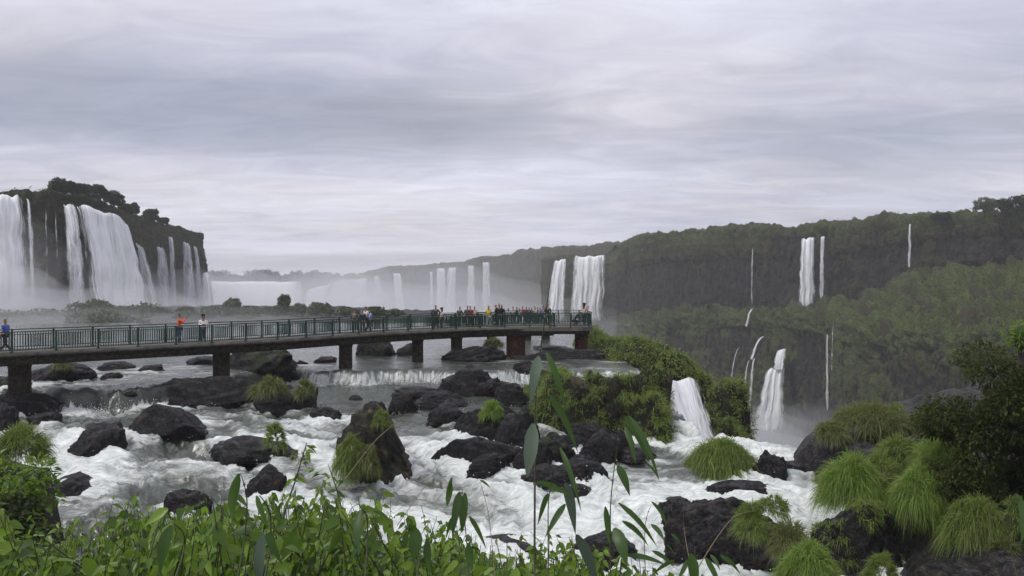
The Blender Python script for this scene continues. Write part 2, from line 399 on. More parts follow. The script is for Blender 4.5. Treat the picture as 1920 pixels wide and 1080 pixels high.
# ------------------------------------------------------------------ boulders
def ico(sub):
    import bmesh
    bm = bmesh.new(); bmesh.ops.create_icosphere(bm, subdivisions=sub, radius=1)
    V = np.array([v.co[:] for v in bm.verts]); Fc = np.array([[v.index for v in f.verts] for f in bm.faces]); bm.free(); return V, Fc
ICO = {k: ico(k) for k in (3, 4, 5, 6)}
ROCKS = []                                        # x, y, rx, ry for wakes and foam
def blob(name, c, r, seed, sub=5, planes=13, rough=.24, prof=None, mat=None, rot=0, lump=1.0, cut=(.62, .9)):
    V, Fc = ICO[sub]; p = V.copy(); rg = np.random.default_rng(seed)
    o = rg.uniform(-50, 50, 3)
    n1 = fbm(p*.9+o, 3); n2 = fbm(p*3.0+o, 4)
    rad = 1+rough*1.6*n1*lump
    p = p*rad[:, None]
    for k in range(planes):
        n = rg.normal(size=3); n[2] *= .7; n /= np.linalg.norm(n); c0 = rg.uniform(*cut)
        ex = np.maximum(0, p@n-c0); p = p-ex[:, None]*n*.97
    ridg = 1-np.abs(fbm(p*2.4+o, 3))*2
    p = p+V*(.10*rough/.22*n2+.03*ridg*rough/.22)[:, None]
    sn = rg.normal(size=3)*np.array([.35, .35, 1]); sn /= np.linalg.norm(sn); hh = p@sn*rg.uniform(3.2, 5.0)+.5*fbm(p*1.7+o, 2)
    st = hh-np.floor(hh); p = p+V*(.075*(sst(.25, .5, st)-st))[:, None]*rough/.24*(sub >= 5)
    if sub >= 5:
        f1, _ = worley(p*2.1+o, seed); f2, _ = worley(p*4.6+o, seed)
        p = p+V*(.085*(f1-.45)+.04*(f2-.45)+.035*fbm(p*8+o, 4))[:, None]*rough/.22
    else: p = p+V*(.02*fbm(p*11+o, 3))[:, None]
    mx = np.abs(p[:, 0]).max(); p[:, 0] /= mx; p[:, 1] /= np.abs(p[:, 1]).max(); 
    if prof is not None:
        us, hs = zip(*prof); k = np.interp(p[:, 0], us, hs)
        p[:, 2] = np.where(p[:, 2] > 0, p[:, 2]/np.maximum(np.sqrt(np.clip(1-.93*p[:, 0]**2, 0, 1)), .34)*k, p[:, 2])
        p[:, 2] /= max(p[:, 2].max(), .1)/1.0
    else: p[:, 2] /= p[:, 2].max()
    p[:, 2] = np.where(p[:, 2] < 0, p[:, 2]*.6, p[:, 2])
    p = p*np.array(r)
    if rot:
        ca, sa = cos(rot), sin(rot); p = np.stack([p[:, 0]*ca-p[:, 1]*sa, p[:, 0]*sa+p[:, 1]*ca, p[:, 2]], -1)
    ob = mesh_np(name, p, Fc, mat or M['rock']); ob.location = [float(v) for v in c]
    return ob
SURF = {}
def boulder(px, by, w, h, label, seed, prof=None, mat='rock', d=None, dep=.8, name='boulder', sub=5, key=None, cat='boulder', kind=None, **k):
    if 790 < px < 1200 and not kind: w *= 1.14; h *= 1.05
    dd = solve_d(px, by) if d is None else d
    rx = w/2*dd/F; z0 = -(by-HY)/F*dd; ry = max(rx*dep, h*dd/F*.5); H = h*dd/F
    c = ((px-960)/F*(dd+ry*.35), dd+ry*.8, z0)
    # the widest section lies behind the water line, so the size is taken there
    s = (dd+ry*.8)/dd; c = ((px-960)/F*dd*s, dd+ry*.8, z0)
    H2 = -(by-h-HY)/F*(dd+ry*.8)-z0
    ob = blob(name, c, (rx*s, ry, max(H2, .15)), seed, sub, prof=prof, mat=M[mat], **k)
    if kind: tag(ob, kind=kind)
    else: tag(ob, label, cat)
    ROCKS.append((c[0], c[1], rx*s, ry))
    if key: SURF[key] = ob
    return ob
B = boulder
# upper pool, beyond and below the walkway
B(118, 714, 126, 34, 'low domed black boulder with a grass tuft on top, just right of the first pier', 1, key='r_dome', cut=(.75, .95))
B(216, 695, 80, 18, 'flat dark boulder in the upper river, seen under the left part of the walkway', 2)
B(282, 698, 58, 15, 'small flat rock touching the flat dark boulder under the left part of the walkway', 3)
B(210, 711, 46, 13, 'small angular rock in smooth water in front of two flat rocks', 4)
B(385, 684, 88, 17, 'dark rock directly behind the second pier of the walkway', 5)
B(500, 706, 168, 54, 'wide dark block of rock right of the second pier below the deck', 6, mat='rock_moss', prof=[(-1, .9), (0, 1), (.5, .95), (1, .5)], cut=(.6, .8), key='r_block')
B(608, 680, 46, 12, 'small rock sticking out of calm water just left of the third pier', 7)
B(565, 684, 26, 9, 'tiny rock alone in calm water left of the third pier', 8, sub=4)
B(708, 668, 84, 42, 'mossy steep boulder between third and fourth pier under the walkway', 9, mat='rock_moss', prof=[(-1, .3), (-.6, 1), (.6, 1), (1, .4)], cut=(.7, .9))
B(762, 667, 44, 24, 'pointed dark rock leaning at the fourth pier', 10, prof=[(-1, .3), (.4, 1), (1, .7)])
B(885, 678, 118, 30, 'long low rock ledge around the fifth pier', 11, prof=[(-1, .3), (0, .8), (.6, 1), (1, .4)])
B(922, 652, 40, 16, 'small rock with a dark bush on it behind the long ledge', 12, mat='rock_moss', d=68)
B(1068, 676, 200, 20, 'very long flat dark slab lying under the end of the walkway', 13, d=57, dep=.25, prof=[(-1, .4), (-.3, .9), (1, 1)])
B(1035, 655, 70, 8, 'thin dark rock at the foot of the far walkway piers', 14, sub=4)
# left side
B(60, 788, 130, 58, 'broad black rock carrying the foot of the first pier', 15, prof=[(-1, .8), (0, 1), (.5, .9), (1, .3)], d=40.0)
B(5, 815, 90, 62, 'dark rock cut by the left picture edge below the first pier', 16, d=37)
B(392, 757, 215, 52, 'long flat black rock shelf left of the little grass-topped rocks', 17, prof=[(-1, .35), (-.7, .9), (0, 1), (1, .85)], d=42.5, dep=.5)
B(532, 775, 132, 50, 'dark rock topped by two grass tufts beside the wide cascade', 18, prof=[(-1, .8), (0, 1), (1, .7)], d=41.0, key='r_twin')
B(612, 790, 68, 27, 'rounded low rock between the grassy rock and the large lichen boulder', 19)
B(313, 824, 160, 68, 'large black triangular boulder in the foaming left channel', 20, prof=[(-1, .25), (-.35, 1), (.2, .85), (.8, .6), (1, .3)], cut=(.6, .85))
B(184, 850, 128, 58, 'black round-backed boulder left of the large triangular one', 21, prof=[(-1, .3), (-.3, .9), (.4, 1), (1, .6)])
B(480, 868, 176, 52, 'low whale-backed rock with a tall grass tuft in mid stream', 22, prof=[(-1, .5), (-.5, 1), (.5, .8), (1, .5)], key='r_whale')
B(500, 937, 84, 66, 'smooth black boulder in front of the whale-backed rock', 23, prof=[(-1, .4), (0, 1), (1, .4)])
B(140, 928, 115, 40, 'half sunken dark boulder with water sliding over it, by the left bank', 24, prof=[(-1, .6), (0, 1), (1, .4)])
B(112, 872, 42, 12, 'small wet rock poking out near the left bank grass', 25, sub=4)
B(352, 975, 95, 58, 'dark boulder half hidden by the leafy bushes at the left', 26)
B(60, 935, 70, 60, 'brown rock at the foot of the left bank shrubs', 27, mat='rock_rust')
# centre
B(702, 902, 160, 150, 'tallest boulder, lichen topped and draped with grass, in the middle of the river', 28, mat='rock_lichen', sub=6,
  prof=[(-1, .35), (-.86, .62), (-.5, .84), (-.15, 1), (.2, .97), (.42, .78), (.7, .42), (1, .12)], cut=(.68, .9), key='r_tall')
B(752, 778, 66, 44, 'dark square rock just behind the tallest boulder', 29)
B(705, 782, 60, 30, 'low dark rock at the left shoulder behind the tallest boulder', 30)
B(872, 745, 108, 60, 'big black boulder at the right end of the wide cascade', 31, prof=[(-1, .3), (-.2, .9), (.1, 1), (.7, .85), (1, .3)], d=45.5)
B(918, 742, 48, 34, 'wedge rock leaning right of the big cascade boulder', 32, prof=[(-1, .5), (.6, 1), (1, .8)], d=45)
B(958, 758, 62, 40, 'rounded black rock above the bright green tuft', 33, d=42.5)
B(985, 712, 60, 36, 'dark rock at the foot of the rusty pier', 34, d=51)
B(820, 770, 110, 36, 'flat black rock in front of the big cascade boulder', 35)
B(842, 798, 82, 44, 'dark boulder left of the rock with the bright green tuft', 36)
B(902, 822, 96, 54, 'black boulder carrying the bright green tuft', 37, key='r_green')
B(975, 838, 84, 66, 'dark boulder behind the tall bamboo stem', 38)
B(905, 873, 176, 52, 'long smooth black slab pointing left into white water', 39, prof=[(-1, .8), (-.5, 1), (.3, .8), (1, .6)], dep=.35, cut=(.7, .9))
B(912, 892, 80, 42, 'rounded boulder in front of the long smooth slab', 40, prof=[(-1, .3), (.3, 1), (1, .8)])
B(1000, 885, 70, 62, 'dark boulder at the right end of the long slab', 41)
B(1042, 868, 74, 56, 'mossy brown rock beside the narrow side cascade', 42, mat='rock_moss')
B(1035, 915, 110, 42, 'low black rock below the long slab end', 43)
B(1090, 900, 92, 36, 'flat dark rock left of the lower rapid', 44)
B(1082, 930, 54, 22, 'small wet rock at the tip of the rapid rocks', 45, sub=4)
B(1128, 868, 90, 62, 'knobbly black rock at the foot of the grassy islet', 46, prof=[(-1, .5), (0, 1), (1, .7)])
B(1105, 832, 90, 40, 'rough dark rock tucked under the hanging islet grass', 47)
B(1165, 850, 60, 44, 'small knobbly rock right of the islet foot', 48)
B(1190, 865, 80, 26, 'low dark rock edging the white rapid under the islet', 60)
B(790, 752, 120, 30, 'low broken ledge rock between tallest boulder and cascade boulder', 63, prof=[(-1, .6), (0, 1), (1, .7)])
B(668, 752, 30, 12, 'small stone alone in the calm pool below the wide cascade', 64, sub=4)
B(948, 800, 60, 42, 'black boulder between the bright tuft and the bamboo stem', 65, d=37.5)
B(1010, 800, 70, 54, 'tall black rock leaning on the left side of the islet', 66, d=38.5)
B(1062, 842, 54, 26, 'small brown rock in the crack beside the islet foot', 67, mat='rock_rust')
B(1100, 878, 60, 26, 'flat wet rock just under the knobbly rock', 68)
B(22, 742, 90, 40, 'flat rock at the left picture edge behind the first pier', 69, d=43)
B(84, 798, 60, 26, 'small rock spilling from the broad pier rock', 82)
B(240, 742, 36, 10, 'thin stone at the left smooth lip', 83, sub=4)
B(560, 712, 70, 12, 'thin flat stone strip leading to the wide cascade', 84, sub=4)
B(1080, 752, 46, 44, 'pinkish bare rock set in the side of the grassy islet', 85, mat='rock_lichen', d=36.9)
# right
B(1352, 1046, 262, 122, 'massive fissured black boulder at the lower right rapid', 49, sub=6, prof=[(-1, .45), (-.75, .85), (-.2, .95), (.1, 1), (.5, .85), (1, .5)], mat='rock_rust', cut=(.6, .85))
B(1262, 962, 90, 30, 'low left snout rock beside the massive fissured boulder', 86, mat='rock_rust')
B(1395, 938, 150, 36, 'flat dark shelf rock behind the massive fissured boulder', 87, dep=.5)
B(1290, 1010, 110, 52, 'broken block on the left face of the massive fissured boulder', 88, mat='rock_rust')
B(1400, 1040, 120, 60, 'split block in front of the narrow tuft', 89)
B(1430, 1062, 170, 80, 'dark base rock joining the massive boulder and the grass tufts', 61, mat='rock_rust')
B(1592, 1082, 190, 148, 'reddish brown boulder at the bottom right', 50, mat='rock_rust', sub=6, key='r_b4', prof=[(-1, .5), (-.4, 1), (.3, .95), (1, .5)])
B(1650, 1075, 80, 90, 'grey wet slanting rock left of the little side stream', 62, prof=[(-1, 1), (0, .9), (1, .3)])
B(1440, 896, 78, 52, 'grey rough rock on the brink of the drop', 51, prof=[(-1, .8), (0, 1), (1, .5)])
B(1492, 880, 66, 18, 'thin flat rock on the lip of the drop', 52, sub=4)
B(1140, 1058, 130, 54, 'dark rock behind the bamboo leaves at the bottom', 53)
B(960, 1040, 120, 26, 'sunken rock in dark water at the bottom centre', 54)
B(1690, 925, 270, 155, 'overhanging black cliff block topped with pale grass at the right bank', 55, d=31, mat='rock_moss', sub=6,
  prof=[(-1, .95), (-.5, 1), (1, .95)], cut=(.55, .75), dep=.5, key='r_cliff')
B(1830, 1085, 280, 190, 'dark bare rock face below the right bank tufts', 56, d=23.5, mat='rock', sub=6, dep=.5, cut=(.6, .8), key='r_b1')
B(1780, 1010, 150, 110, 'black hollowed rock between the right bank grass clumps', 57, d=26.5, dep=.6, key='r_b2')
B(1860, 960, 200, 150, 'shaded rock mass under the dark shrub', 58, d=29, dep=.6, mat='rock_moss', key='r_b3')
B(1800, 1100, 160, 45, 'low reddish rock in the bottom right corner', 59, d=20.5, mat='rock_rust')
# the grassy islet: terrain
def outcrop(px, by, w, h, d, seed, **k):
    o = boulder(px, by, w, h, None, seed, d=d, name='islet_outcrop', kind='structure', mat='rock_green', sub=6, **k); return o
ISLET = [outcrop(1080, 852, 170, 158, 36.5, 70, prof=[(-1, .82), (-.6, 1), (1, 1)], cut=(.72, .9), dep=1.1),
         outcrop(1165, 858, 180, 178, 36.5, 71, prof=[(-1, .95), (.2, 1), (.7, .95), (1, .8)], cut=(.7, .9), dep=1.2),
         outcrop(1225, 876, 110, 140, 35.5, 72, prof=[(-1, 1), (0, .85), (1, .45)], dep=1.2),
         outcrop(1040, 760, 120, 70, 43, 73, dep=1),
         outcrop(1205, 735, 180, 104, 55, 74, prof=[(-1, .7), (-.3, 1), (.5, .9), (1, .6)]),
         outcrop(1278, 750, 104, 92, 54, 75, prof=[(-1, 1), (1, .6)]),
         outcrop(1150, 700, 130, 66, 62, 76),
         outcrop(1362, 860, 90, 150, 50, 77, prof=[(-1, 1), (0, .9), (1, .5)]),
         outcrop(1392, 910, 90, 130, 46, 78, prof=[(-1, 1), (0, .7), (1, .3)]),
         outcrop(1352, 906, 150, 84, 33.0, 79, prof=[(-1, .6), (0, 1), (1, .6)], dep=.7),
         outcrop(1110, 655, 60, 40, 68, 80),
         outcrop(1270, 900, 130, 165, 45.5, 81, prof=[(-1, 1), (0, .9), (1, .4)])]
# sunken support under the islet
# ------------------------------------------------------------------ water sheet
def build_water():
    py = np.concatenate([np.arange(1150, 640, -1.0), np.arange(640, 600, -.5)])
    ds = np.array([solve_d(960-0, y) for y in [1150]])
    ds = []
    d = 19.0
    while d < 100: ds.append(d); d += max(.05, d*d/F/7.0*1.15)
    ds = np.array(ds); us = np.concatenate([np.arange(-520, -140, 10.), np.arange(-140, 1640, 3.2), np.arange(1640, 1760, 10.)])
    U, D = np.meshgrid(us, ds); x = ((U-960)/F*D).ravel(); d = D.ravel()
    z = level(x, d)
    # rock wakes
    near = np.full(len(x), 9.)
    for (rx, ry, a, b) in ROCKS:
        q = np.sqrt(((x-rx)/(a+.01))**2+((d-ry)/(b+.01))**2); near = np.minimum(near, (q-1)*min(a, b))
    down = sst(55, 35, d); calm = sst(-13, -10, x)*sst(38.5, 41, d)*(1-sst(48.5, 50, d))*sst(2, -1, x)
    lipd = dlip(x); after = np.exp(-np.clip(lipd-d, 0, 99)/2.2)*(d < lipd-.3)
    # stream-wise (sa) and cross-stream (ta) coordinates: the river slides from the upper left to the lower right
    sa = x*.88-d*.47; ta = x*.47+d*.88
    wp = fbm(np.stack([x*.22, d*.22, 0*x+8], -1), 3); sa = sa+wp*3; ta = ta+wp*1.6
    P = np.stack([sa*.35, ta*1.1, 0*x], -1)
    w = fbm(P, 5, g=.55); w2 = fbm(np.stack([sa*.10+9, ta*.36, 0*x], -1), 3); w3 = np.abs(fbm(np.stack([sa*.8, ta*1.9, 0*x+3], -1), 4))
    big = fbm(np.stack([sa*.05+2, ta*.20, 0*x+1], -1), 3)
    amp = .05+.42*down*(1-calm)
    hump = np.exp(-np.clip(near, 0, 9)/.5)*.18*down
    z = z+amp*w*1.5+amp*1.2*w2-amp*.9*w3+hump*(w+.4)+after*.22*np.abs(w)
    foam = .09+.26*sst(47, 36, d)+.08*sst(31, 27, d)+.85*big+.50*w2+.20*w
    foam = np.where(d > lipd+.5, .30+.25*w2+.12*w+.12*sst(-18, -26, x)*sst(54, 42, d), foam)  # upper pool: some foam, plus pale sky reflection put into the colour
    foam = foam*(1-calm)+(.10+.1*w2)*calm
    foam += .42*np.exp(-np.clip(near, 0, 9)/.5)*(.15+.85*down)*(1-.5*calm)*(.7+w)
    foam += after*.8*(np.exp(-np.clip(lipd-d-.2, 0, 9)/np.where(x > -14, .9, 2.8)))
    foam += .07*sst(1, 8, x)*(d < 48)+.04*sst(-5, 0, x)*sst(39, 36, d)
    foam += .16*sst(-14, -22, x)*sst(44, 40, d)*(d < lipd)
    # glassy tongue over the left step
    foam -= .45*np.exp(-((x+22.5)/3.4)**2)*np.exp(-((d-lipd-.1)/.8)**2)
    foam -= .28*np.exp(-((x+14)/2.5)**2-((d-26.5)/1.6)**2)+.25*np.exp(-((x+11)/3)**2-((d-29.5)/1.)**2)
    fall = np.exp(-((d-lipd)/.42)**4)*sst(-17, -14, x)
    foam = foam*(1-fall)+fall*(.56+.25*w2)
    # over the brink
    ed = edge_d(x)+2.5*fbm(np.stack([x*.12, d*0, x*0+5], -1), 3)-.8
    ov = np.clip(d-ed, 0, 5); z = z-.9*ov**2; foam += ov*.5
    Fq = grid_faces(len(us), len(ds))
    keep = (d-ed) < 3.6
    keep &= ~((x > 12.6) & (d > 24) & (d < 33.5) & False)
    Fq = Fq[keep[Fq].all(1)]
    o = mesh_np('river_water', np.stack([x, d, z], -1), Fq, M['water'], attrs={'foam': foam, 'fall': fall}); tag(o, kind='structure')
build_water()
# ------------------------------------------------------------------ cliffs
def interp_cols(cols, px):
    a = np.array([c[0] for c in cols]); return [np.interp(px, a, np.array([c[k] for c in cols])) for k in range(1, len(cols[0]))]
def wall(name, cols, rows_z, nu, segs, amp=3.0, cell=7., vegf=None, seed=0, mat='veg', small=1.0, back=250, lush=None):
    """cols: px, then for each profile row (y, d); a displaced sheet hung with hummocks"""
    a = np.array([c[0] for c in cols], float); pxs = np.linspace(a[0], a[-1], nu)
    rows = []
    nr = (len(cols[0])-1)//2
    for r in range(nr):
        y = np.interp(pxs, a, [c[1+2*r] for c in cols]); d = np.interp(pxs, a, [c[2+2*r] for c in cols])
        rows.append(np.stack([(pxs-960)/F*d, d, -(y-HY)/F*d], -1))
    top = rows[0]; bk = top.copy(); dirn = top/np.linalg.norm(top[:, :2], axis=1)[:, None]; bk[:, :2] += dirn[:, :2]*back; bk[:, 2] -= 1.5
    rows = [bk]+rows; segs = [max(6, int(back/8))]+segs
    V = []; T = []
    for r in range(len(rows)-1):
        n = segs[r]
        for k in range(n):
            t = k/n
            if r == 0: t = 1-(1-t)**2.2
            V.append(rows[r]*(1-t)+rows[r+1]*t); T.append(r+t)
    V.append(rows[-1]); T.append(len(rows)-1.)
    V = np.array(V); nv = len(V); Tm = np.repeat(np.array(T), nu); 
    du = np.gradient(V, axis=1); dv = np.gradient(V, axis=0); n = np.cross(du, dv); n /= np.linalg.norm(n, axis=2)[:, :, None]+1e-9
    P = V.reshape(-1, 3); n = n.reshape(-1, 3)
    n = np.where((n[:, 1:2] > .05) | (n[:, 2:3] < -.3), -n, n)
    big = fbm(P*.02+seed, 4); Q = P*np.array([1, 1, .75])
    w1, c1 = worley(Q/cell+fbm(Q/cell*.9, 2)[:, None]*.4, seed); w2, c2 = worley(Q/(cell*.38)+7, seed)
    rr0 = np.where(Tm < 1.3, .95, .70); mound = np.sqrt(np.clip(1-(w1/rr0)**2, 0, 1)); m2 = np.sqrt(np.clip(1-(w2/rr0)**2, 0, 1))
    veg = np.ones(len(P))*.8 if vegf is None else vegf(P, Tm)
    vm = np.clip(veg*1.2, .35, 1)
    w4, c4 = worley(P/7.5+np.array([3, 1, 5])+fbm(P/9., 2)[:, None]*.5, seed); flat = (np.abs(n[:, 2]) > .25)*(Tm > 1.9); m4 = np.sqrt(np.clip(1-(w4/.68)**2, 0, 1))
    ridge = fbm(P*np.array([.25, .25, .05]), 4)
    vert = np.clip(1-np.abs(n[:, 2])*1.6, 0, 1); w3, c3 = worley(P*np.array([1/3.2, 1/3.2, 1/11.])+3, seed); m3 = np.sqrt(np.clip(1-(w3/.66)**2, 0, 1))
    mound = mound*(1-.45*vert)+.45*vert*m3; c1 = np.where(vert > .5, c3*.5+c1*.5, c1)
    c1 = np.where(flat, c4, c1)
    off = flat*amp*1.1*(m4-.6)*(seed == 3)+amp*(1.6*big+vm*(mound*1.25+m2*.55)-1.0+.5*ridge)+small*fbm(P*.7, 3)*.8
    fade = np.where(Tm < .9, .35, 1)
    P2 = P+n*(off*fade)[:, None]
    P2[:, 2] += np.where(Tm < 1.1, (mound-.5)*amp*.35+(m2-.5)*amp*.25, 0)-np.where((vm > .3) & (Tm > 1.1), (1-mound)*amp*.5, 0)
    o = mesh_np(name, P2, grid_faces(nu, nv), M[mat], attrs={'veg': veg+.25*(mound-.5), 'cell': c1*.6+c2*.4, 'lush': np.full(len(P), .12) if lush is None else lush(P, Tm)}); tag(o, kind='structure')
    return o
# right wall: rim, foot of the upper cliff, lip of the green terrace, foot of the lower cliff
RW = [  # px, rim y d, foot y d, terrace lip y d, lower foot y d
    (1128, 484, 600, 590, 590, 598, 575, 690, 565),
    (1142, 476, 520, 590, 514, 597, 506, 700, 498),
    (1165, 462, 470, 588, 466, 597, 456, 720, 448),
    (1200, 450, 430, 584, 425, 597, 412, 735, 406),
    (1245, 438, 405, 580, 400, 596, 386, 750, 380),
    (1320, 436, 380, 576, 376, 594, 360, 780, 354),
    (1400, 434, 360, 576, 355, 592, 338, 800, 331),
    (1480, 432, 342, 572, 336, 594, 314, 825, 307),
    (1540, 429, 332, 566, 325, 600, 294, 845, 287),
    (1600, 426, 322, 560, 315, 612, 268, 860, 262),
    (1700, 418, 302, 516, 295, 620, 240, 890, 234),
    (1800, 410, 282, 496, 275, 626, 215, 930, 209),
    (1920, 404, 262, 484, 255, 625, 190, 1000, 184),
    (2150, 395, 235, 470, 230, 620, 155, 1130, 150),
    (2500, 382, 205, 460, 200, 620, 120, 1300, 115)]
def rveg(P, T):
    # bare dark rock low on both tiers, growth above and on the terrace
    up = np.where((T > 1.35) & (T < 2.0), -.30-.4*(T-1.35), 0)+np.where((T >= 3.2) & (T < 4.1), -.08, 0)
    n = fbm(P*np.array([.045, .045, .03])+11, 4)
    return np.clip(.60+up*.8+n*.8+np.where((T > 2.02) & (T < 3.1), .3, 0)+np.where(T < 1.1, .3, 0), 0, 1.1)
wall('cliff', RW, None, 760, [74, 84, 90], amp=3.2, cell=6.2, vegf=rveg, seed=3, lush=lambda P, T: np.where(T < 1.15, .3, .05)+.40*sst(1.98, 2.1, T)*(1-.35*sst(2.98, 3.25, T)))
# far wall behind, running back to the horseshoe
FW = [(655, 524, 1250, 640, 1240), (690, 513, 1200, 640, 1190), (720, 506, 1150, 640, 1140), (780, 502, 1080, 645, 1070), (850, 498, 1010, 650, 1000), (900, 490, 930, 655, 920), (960, 480, 860, 660, 850),
      (1030, 470, 780, 670, 770), (1080, 469, 740, 670, 730), (1150, 463, 680, 680, 670), (1230, 450, 640, 690, 630)]
def fveg(P, T): return np.clip(.5+.5*fbm(P*.012+5, 3)+np.where(T < 1.25, .4, 0), 0, 1)
wall('far_cliff', FW, None, 420, [60], amp=4.5, cell=15, vegf=fveg, seed=5, back=500)
# the block the wide double fall comes over
MW = [(1018, 490, 560, 640, 556), (1030, 486, 545, 640, 540), (1060, 484, 540, 640, 535), (1100, 481, 535, 645, 530), (1150, 478, 530, 650, 525)]
wall('fall_cliff', MW, None, 90, [50], amp=2.0, cell=8, seed=6, back=300)
# horseshoe at the very back
HW = [(330, 528, 900, 640, 895), (400, 528, 920, 640, 915), (560, 528, 930, 640, 925), (575, 522, 935, 640, 930), (625, 524, 960, 640, 955), (640, 521, 1000, 640, 995), (700, 520, 1050, 640, 1045)]
wall('horseshoe_cliff', HW, None, 220, [40], amp=2.0, cell=10, seed=8, back=350)
# left cliff
LW = [(-260, 352, 160, 700, 156), (-100, 362, 168, 680, 164), (0, 366, 175, 660, 170), (90, 367, 177, 660, 172), (150, 376, 190, 655, 185), (200, 387, 202, 650, 197), (240, 402, 226, 645, 221),
      (300, 420, 268, 630, 262), (345, 431, 299, 625, 293), (378, 438, 318, 620, 312), (386, 441, 330, 616, 330), (384, 447, 380, 606, 380), (380, 458, 470, 600, 470)]
def lveg(P, T):
    n = fbm(P*np.array([.05, .05, .012])+3, 4)
    return np.clip(.22+n*.7+np.where(T < 1.25, .4, 0)+np.where(P[:, 0] > -128, .3, 0), 0, 1.1)
wall('left_cliff', LW, None, 430, [110], amp=1.3, cell=5, vegf=lveg, seed=9, back=120)

# ------------------------------------------------------------------ waterfalls
def fall(top, bot, d0, d1, label, mat='fall', th=1.0, push=3., name='waterfall', lip=.0, n=1, curve=.5, group=None):
    """top / bot: (px, py) along the lip and at the foot; a rounded sheet of water between them"""
    d0 = np.atleast_1d(d0).astype(float); d1 = np.atleast_1d(d1).astype(float)
    if d0[0] > 100: d0 = d0-push*.5; d1 = d1-push*1.3
    nu = 40; nv = 36; t = np.linspace(0, 1, nu)
    def line(pts, d):
        pts = np.array(pts, float); s = np.linspace(0, 1, len(pts)); dd = np.interp(t, np.linspace(0, 1, len(d)), d)
        return np.stack([PX(a, b, c) for a, b, c in zip(np.interp(t, s, pts[:, 0]), np.interp(t, s, pts[:, 1]), dd)])
    A = line(top, d0); Bm = line(bot, d1)
    if d0[0] > 100: A[:, 2] += fbm(np.stack([t*4, t*0+len(label), t*0], -1), 3)*min(2.2, np.linalg.norm(A[-1]-A[0])*.25)
    W = np.linalg.norm(A[-1]-A[0])+np.linalg.norm(Bm[-1]-Bm[0]); W = max(W/2, .3)
    V = []; um = []; vm = []; ed = []; sd_ = (abs(hash(label)) % 97 if False else len(label)*1.37+W)
    loop = np.concatenate([np.arange(nu), np.arange(nu-1, -1, -1)]); fr = np.concatenate([np.zeros(nu), np.ones(nu)])
    for j in range(nv):
        s = j/(nv-1); fz = s; fx = s**curve
        P = A.copy(); P[:, :2] += (Bm-A)[:, :2]*fx; P[:, 2] += (Bm-A)[:, 2]*fz
        Lz = abs((Bm-A)[:, 2]).mean()
        rip = fbm(np.stack([t*W*.5, np.full(nu, s*Lz*.03), np.full(nu, W)], -1), 3)
        dirn = -P/np.linalg.norm(P[:, :2], axis=1)[:, None]; dirn[:, 2] = 0
        wob = fbm(np.stack([t*1.5+sd_, np.full(nu, s*5.0), np.full(nu, sd_)], -1), 4)*min(1.6, .35+W*.10)*(.25+s)*(1 if d0[0] > 100 else .35)
        P[:, 0] += wob; P[:, 1] -= np.abs(wob)*.5
        thick = th*np.sqrt(np.clip(1-(2*t-1)**2, 0, 1))
        Fp = P+dirn*(thick*.5+rip*th*.6)[:, None]; Bp = P-dirn*(thick*.5)[:, None]
        if j == 0: Fp = Fp-dirn*th*.5
        ring = np.where(fr[:, None] == 0, Fp[loop], Bp[loop])
        V.append(ring); um.append(t[loop]*W+fr*50); vm.append(np.full(2*nu, s*Lz)); e = np.minimum(t, 1-t)*W/(.22*W+.4); ed.append(np.clip(e, 0, 1)[loop]*np.clip((1.0-s)*8+.35, 0, 1))
    o = mesh_np(name, np.concatenate(V), grid_faces(2*nu, nv, True), M[mat], attrs={'um': np.concatenate(um), 'vm': np.concatenate(vm), 'edge': np.concatenate(ed)})
    tag(o, label, 'waterfall', group); return o
def dl(px, cols, row=0, off=-4): a = [c[0] for c in cols]; return float(np.interp(px, a, [c[2+2*row] for c in cols]))+off
def Lf(px): return dl(px, LW)
fall([(-90, 364), (0, 366), (44, 367)], [(-90, 625), (0, 625), (64, 620)], [164, Lf(44)], [160, Lf(44)-4], 'broad white curtain of water cut by the left picture edge', th=2.5)
fall([(136, 381), (160, 386), (195, 392), (222, 405), (240, 425), (248, 450)], [(172, 612), (200, 612), (225, 612), (250, 612), (275, 612), (292, 612)],
     [180, 186, 192, 205, 218, 222], [172, 176, 182, 190, 200, 206], 'thick arching white waterfall below the trees on the left cliff', th=3.5, curve=.8)
fall([(112, 382), (143, 384)], [(118, 600), (174, 600)], Lf(128)-2, Lf(128)-5, 'sparse veil of threads left of the thick arching waterfall', 'fall_thin', th=1.2)
fall([(83, 372), (89, 373)], [(84, 585), (92, 585)], Lf(86), Lf(86)-3, 'single hair-thin thread on the bare left cliff', 'fall_thin', th=.5)
fall([(246, 446), (272, 470)], [(272, 605), (310, 605)], Lf(260)-2, Lf(260)-6, 'slanting veil just right of the thick arching waterfall', 'fall_thin', th=1.5, curve=.8)
fall([(290, 461), (308, 465)], [(290, 605), (332, 605)], Lf(297)-3, Lf(297)-6, 'white plume starting under an overhang right of the slanting veil', 'fall_thin', th=1.5)
fall([(311, 442), (326, 446)], [(318, 605), (336, 605)], Lf(318)-2, Lf(318)-5, 'pair of thin strands between the two white plumes', 'fall_thin', th=1)
fall([(340, 452), (356, 458)], [(336, 605), (376, 605)], Lf(350)-3, Lf(350)-6, 'white plume nearest the right end of the left cliff', 'fall_thin', th=1.5)
fall([(380, 512), (390, 510)], [(372, 610), (412, 612)], 300, 292, 'widening plume at the very tip of the left cliff', 'fall', th=3)
fall([(228, 410), (236, 416)], [(262, 605), (280, 605)], Lf(240)-6, Lf(250)-10, 'outer veil hugging the right flank of the thick arching waterfall', 'fall_thin', th=1.5, curve=.8)
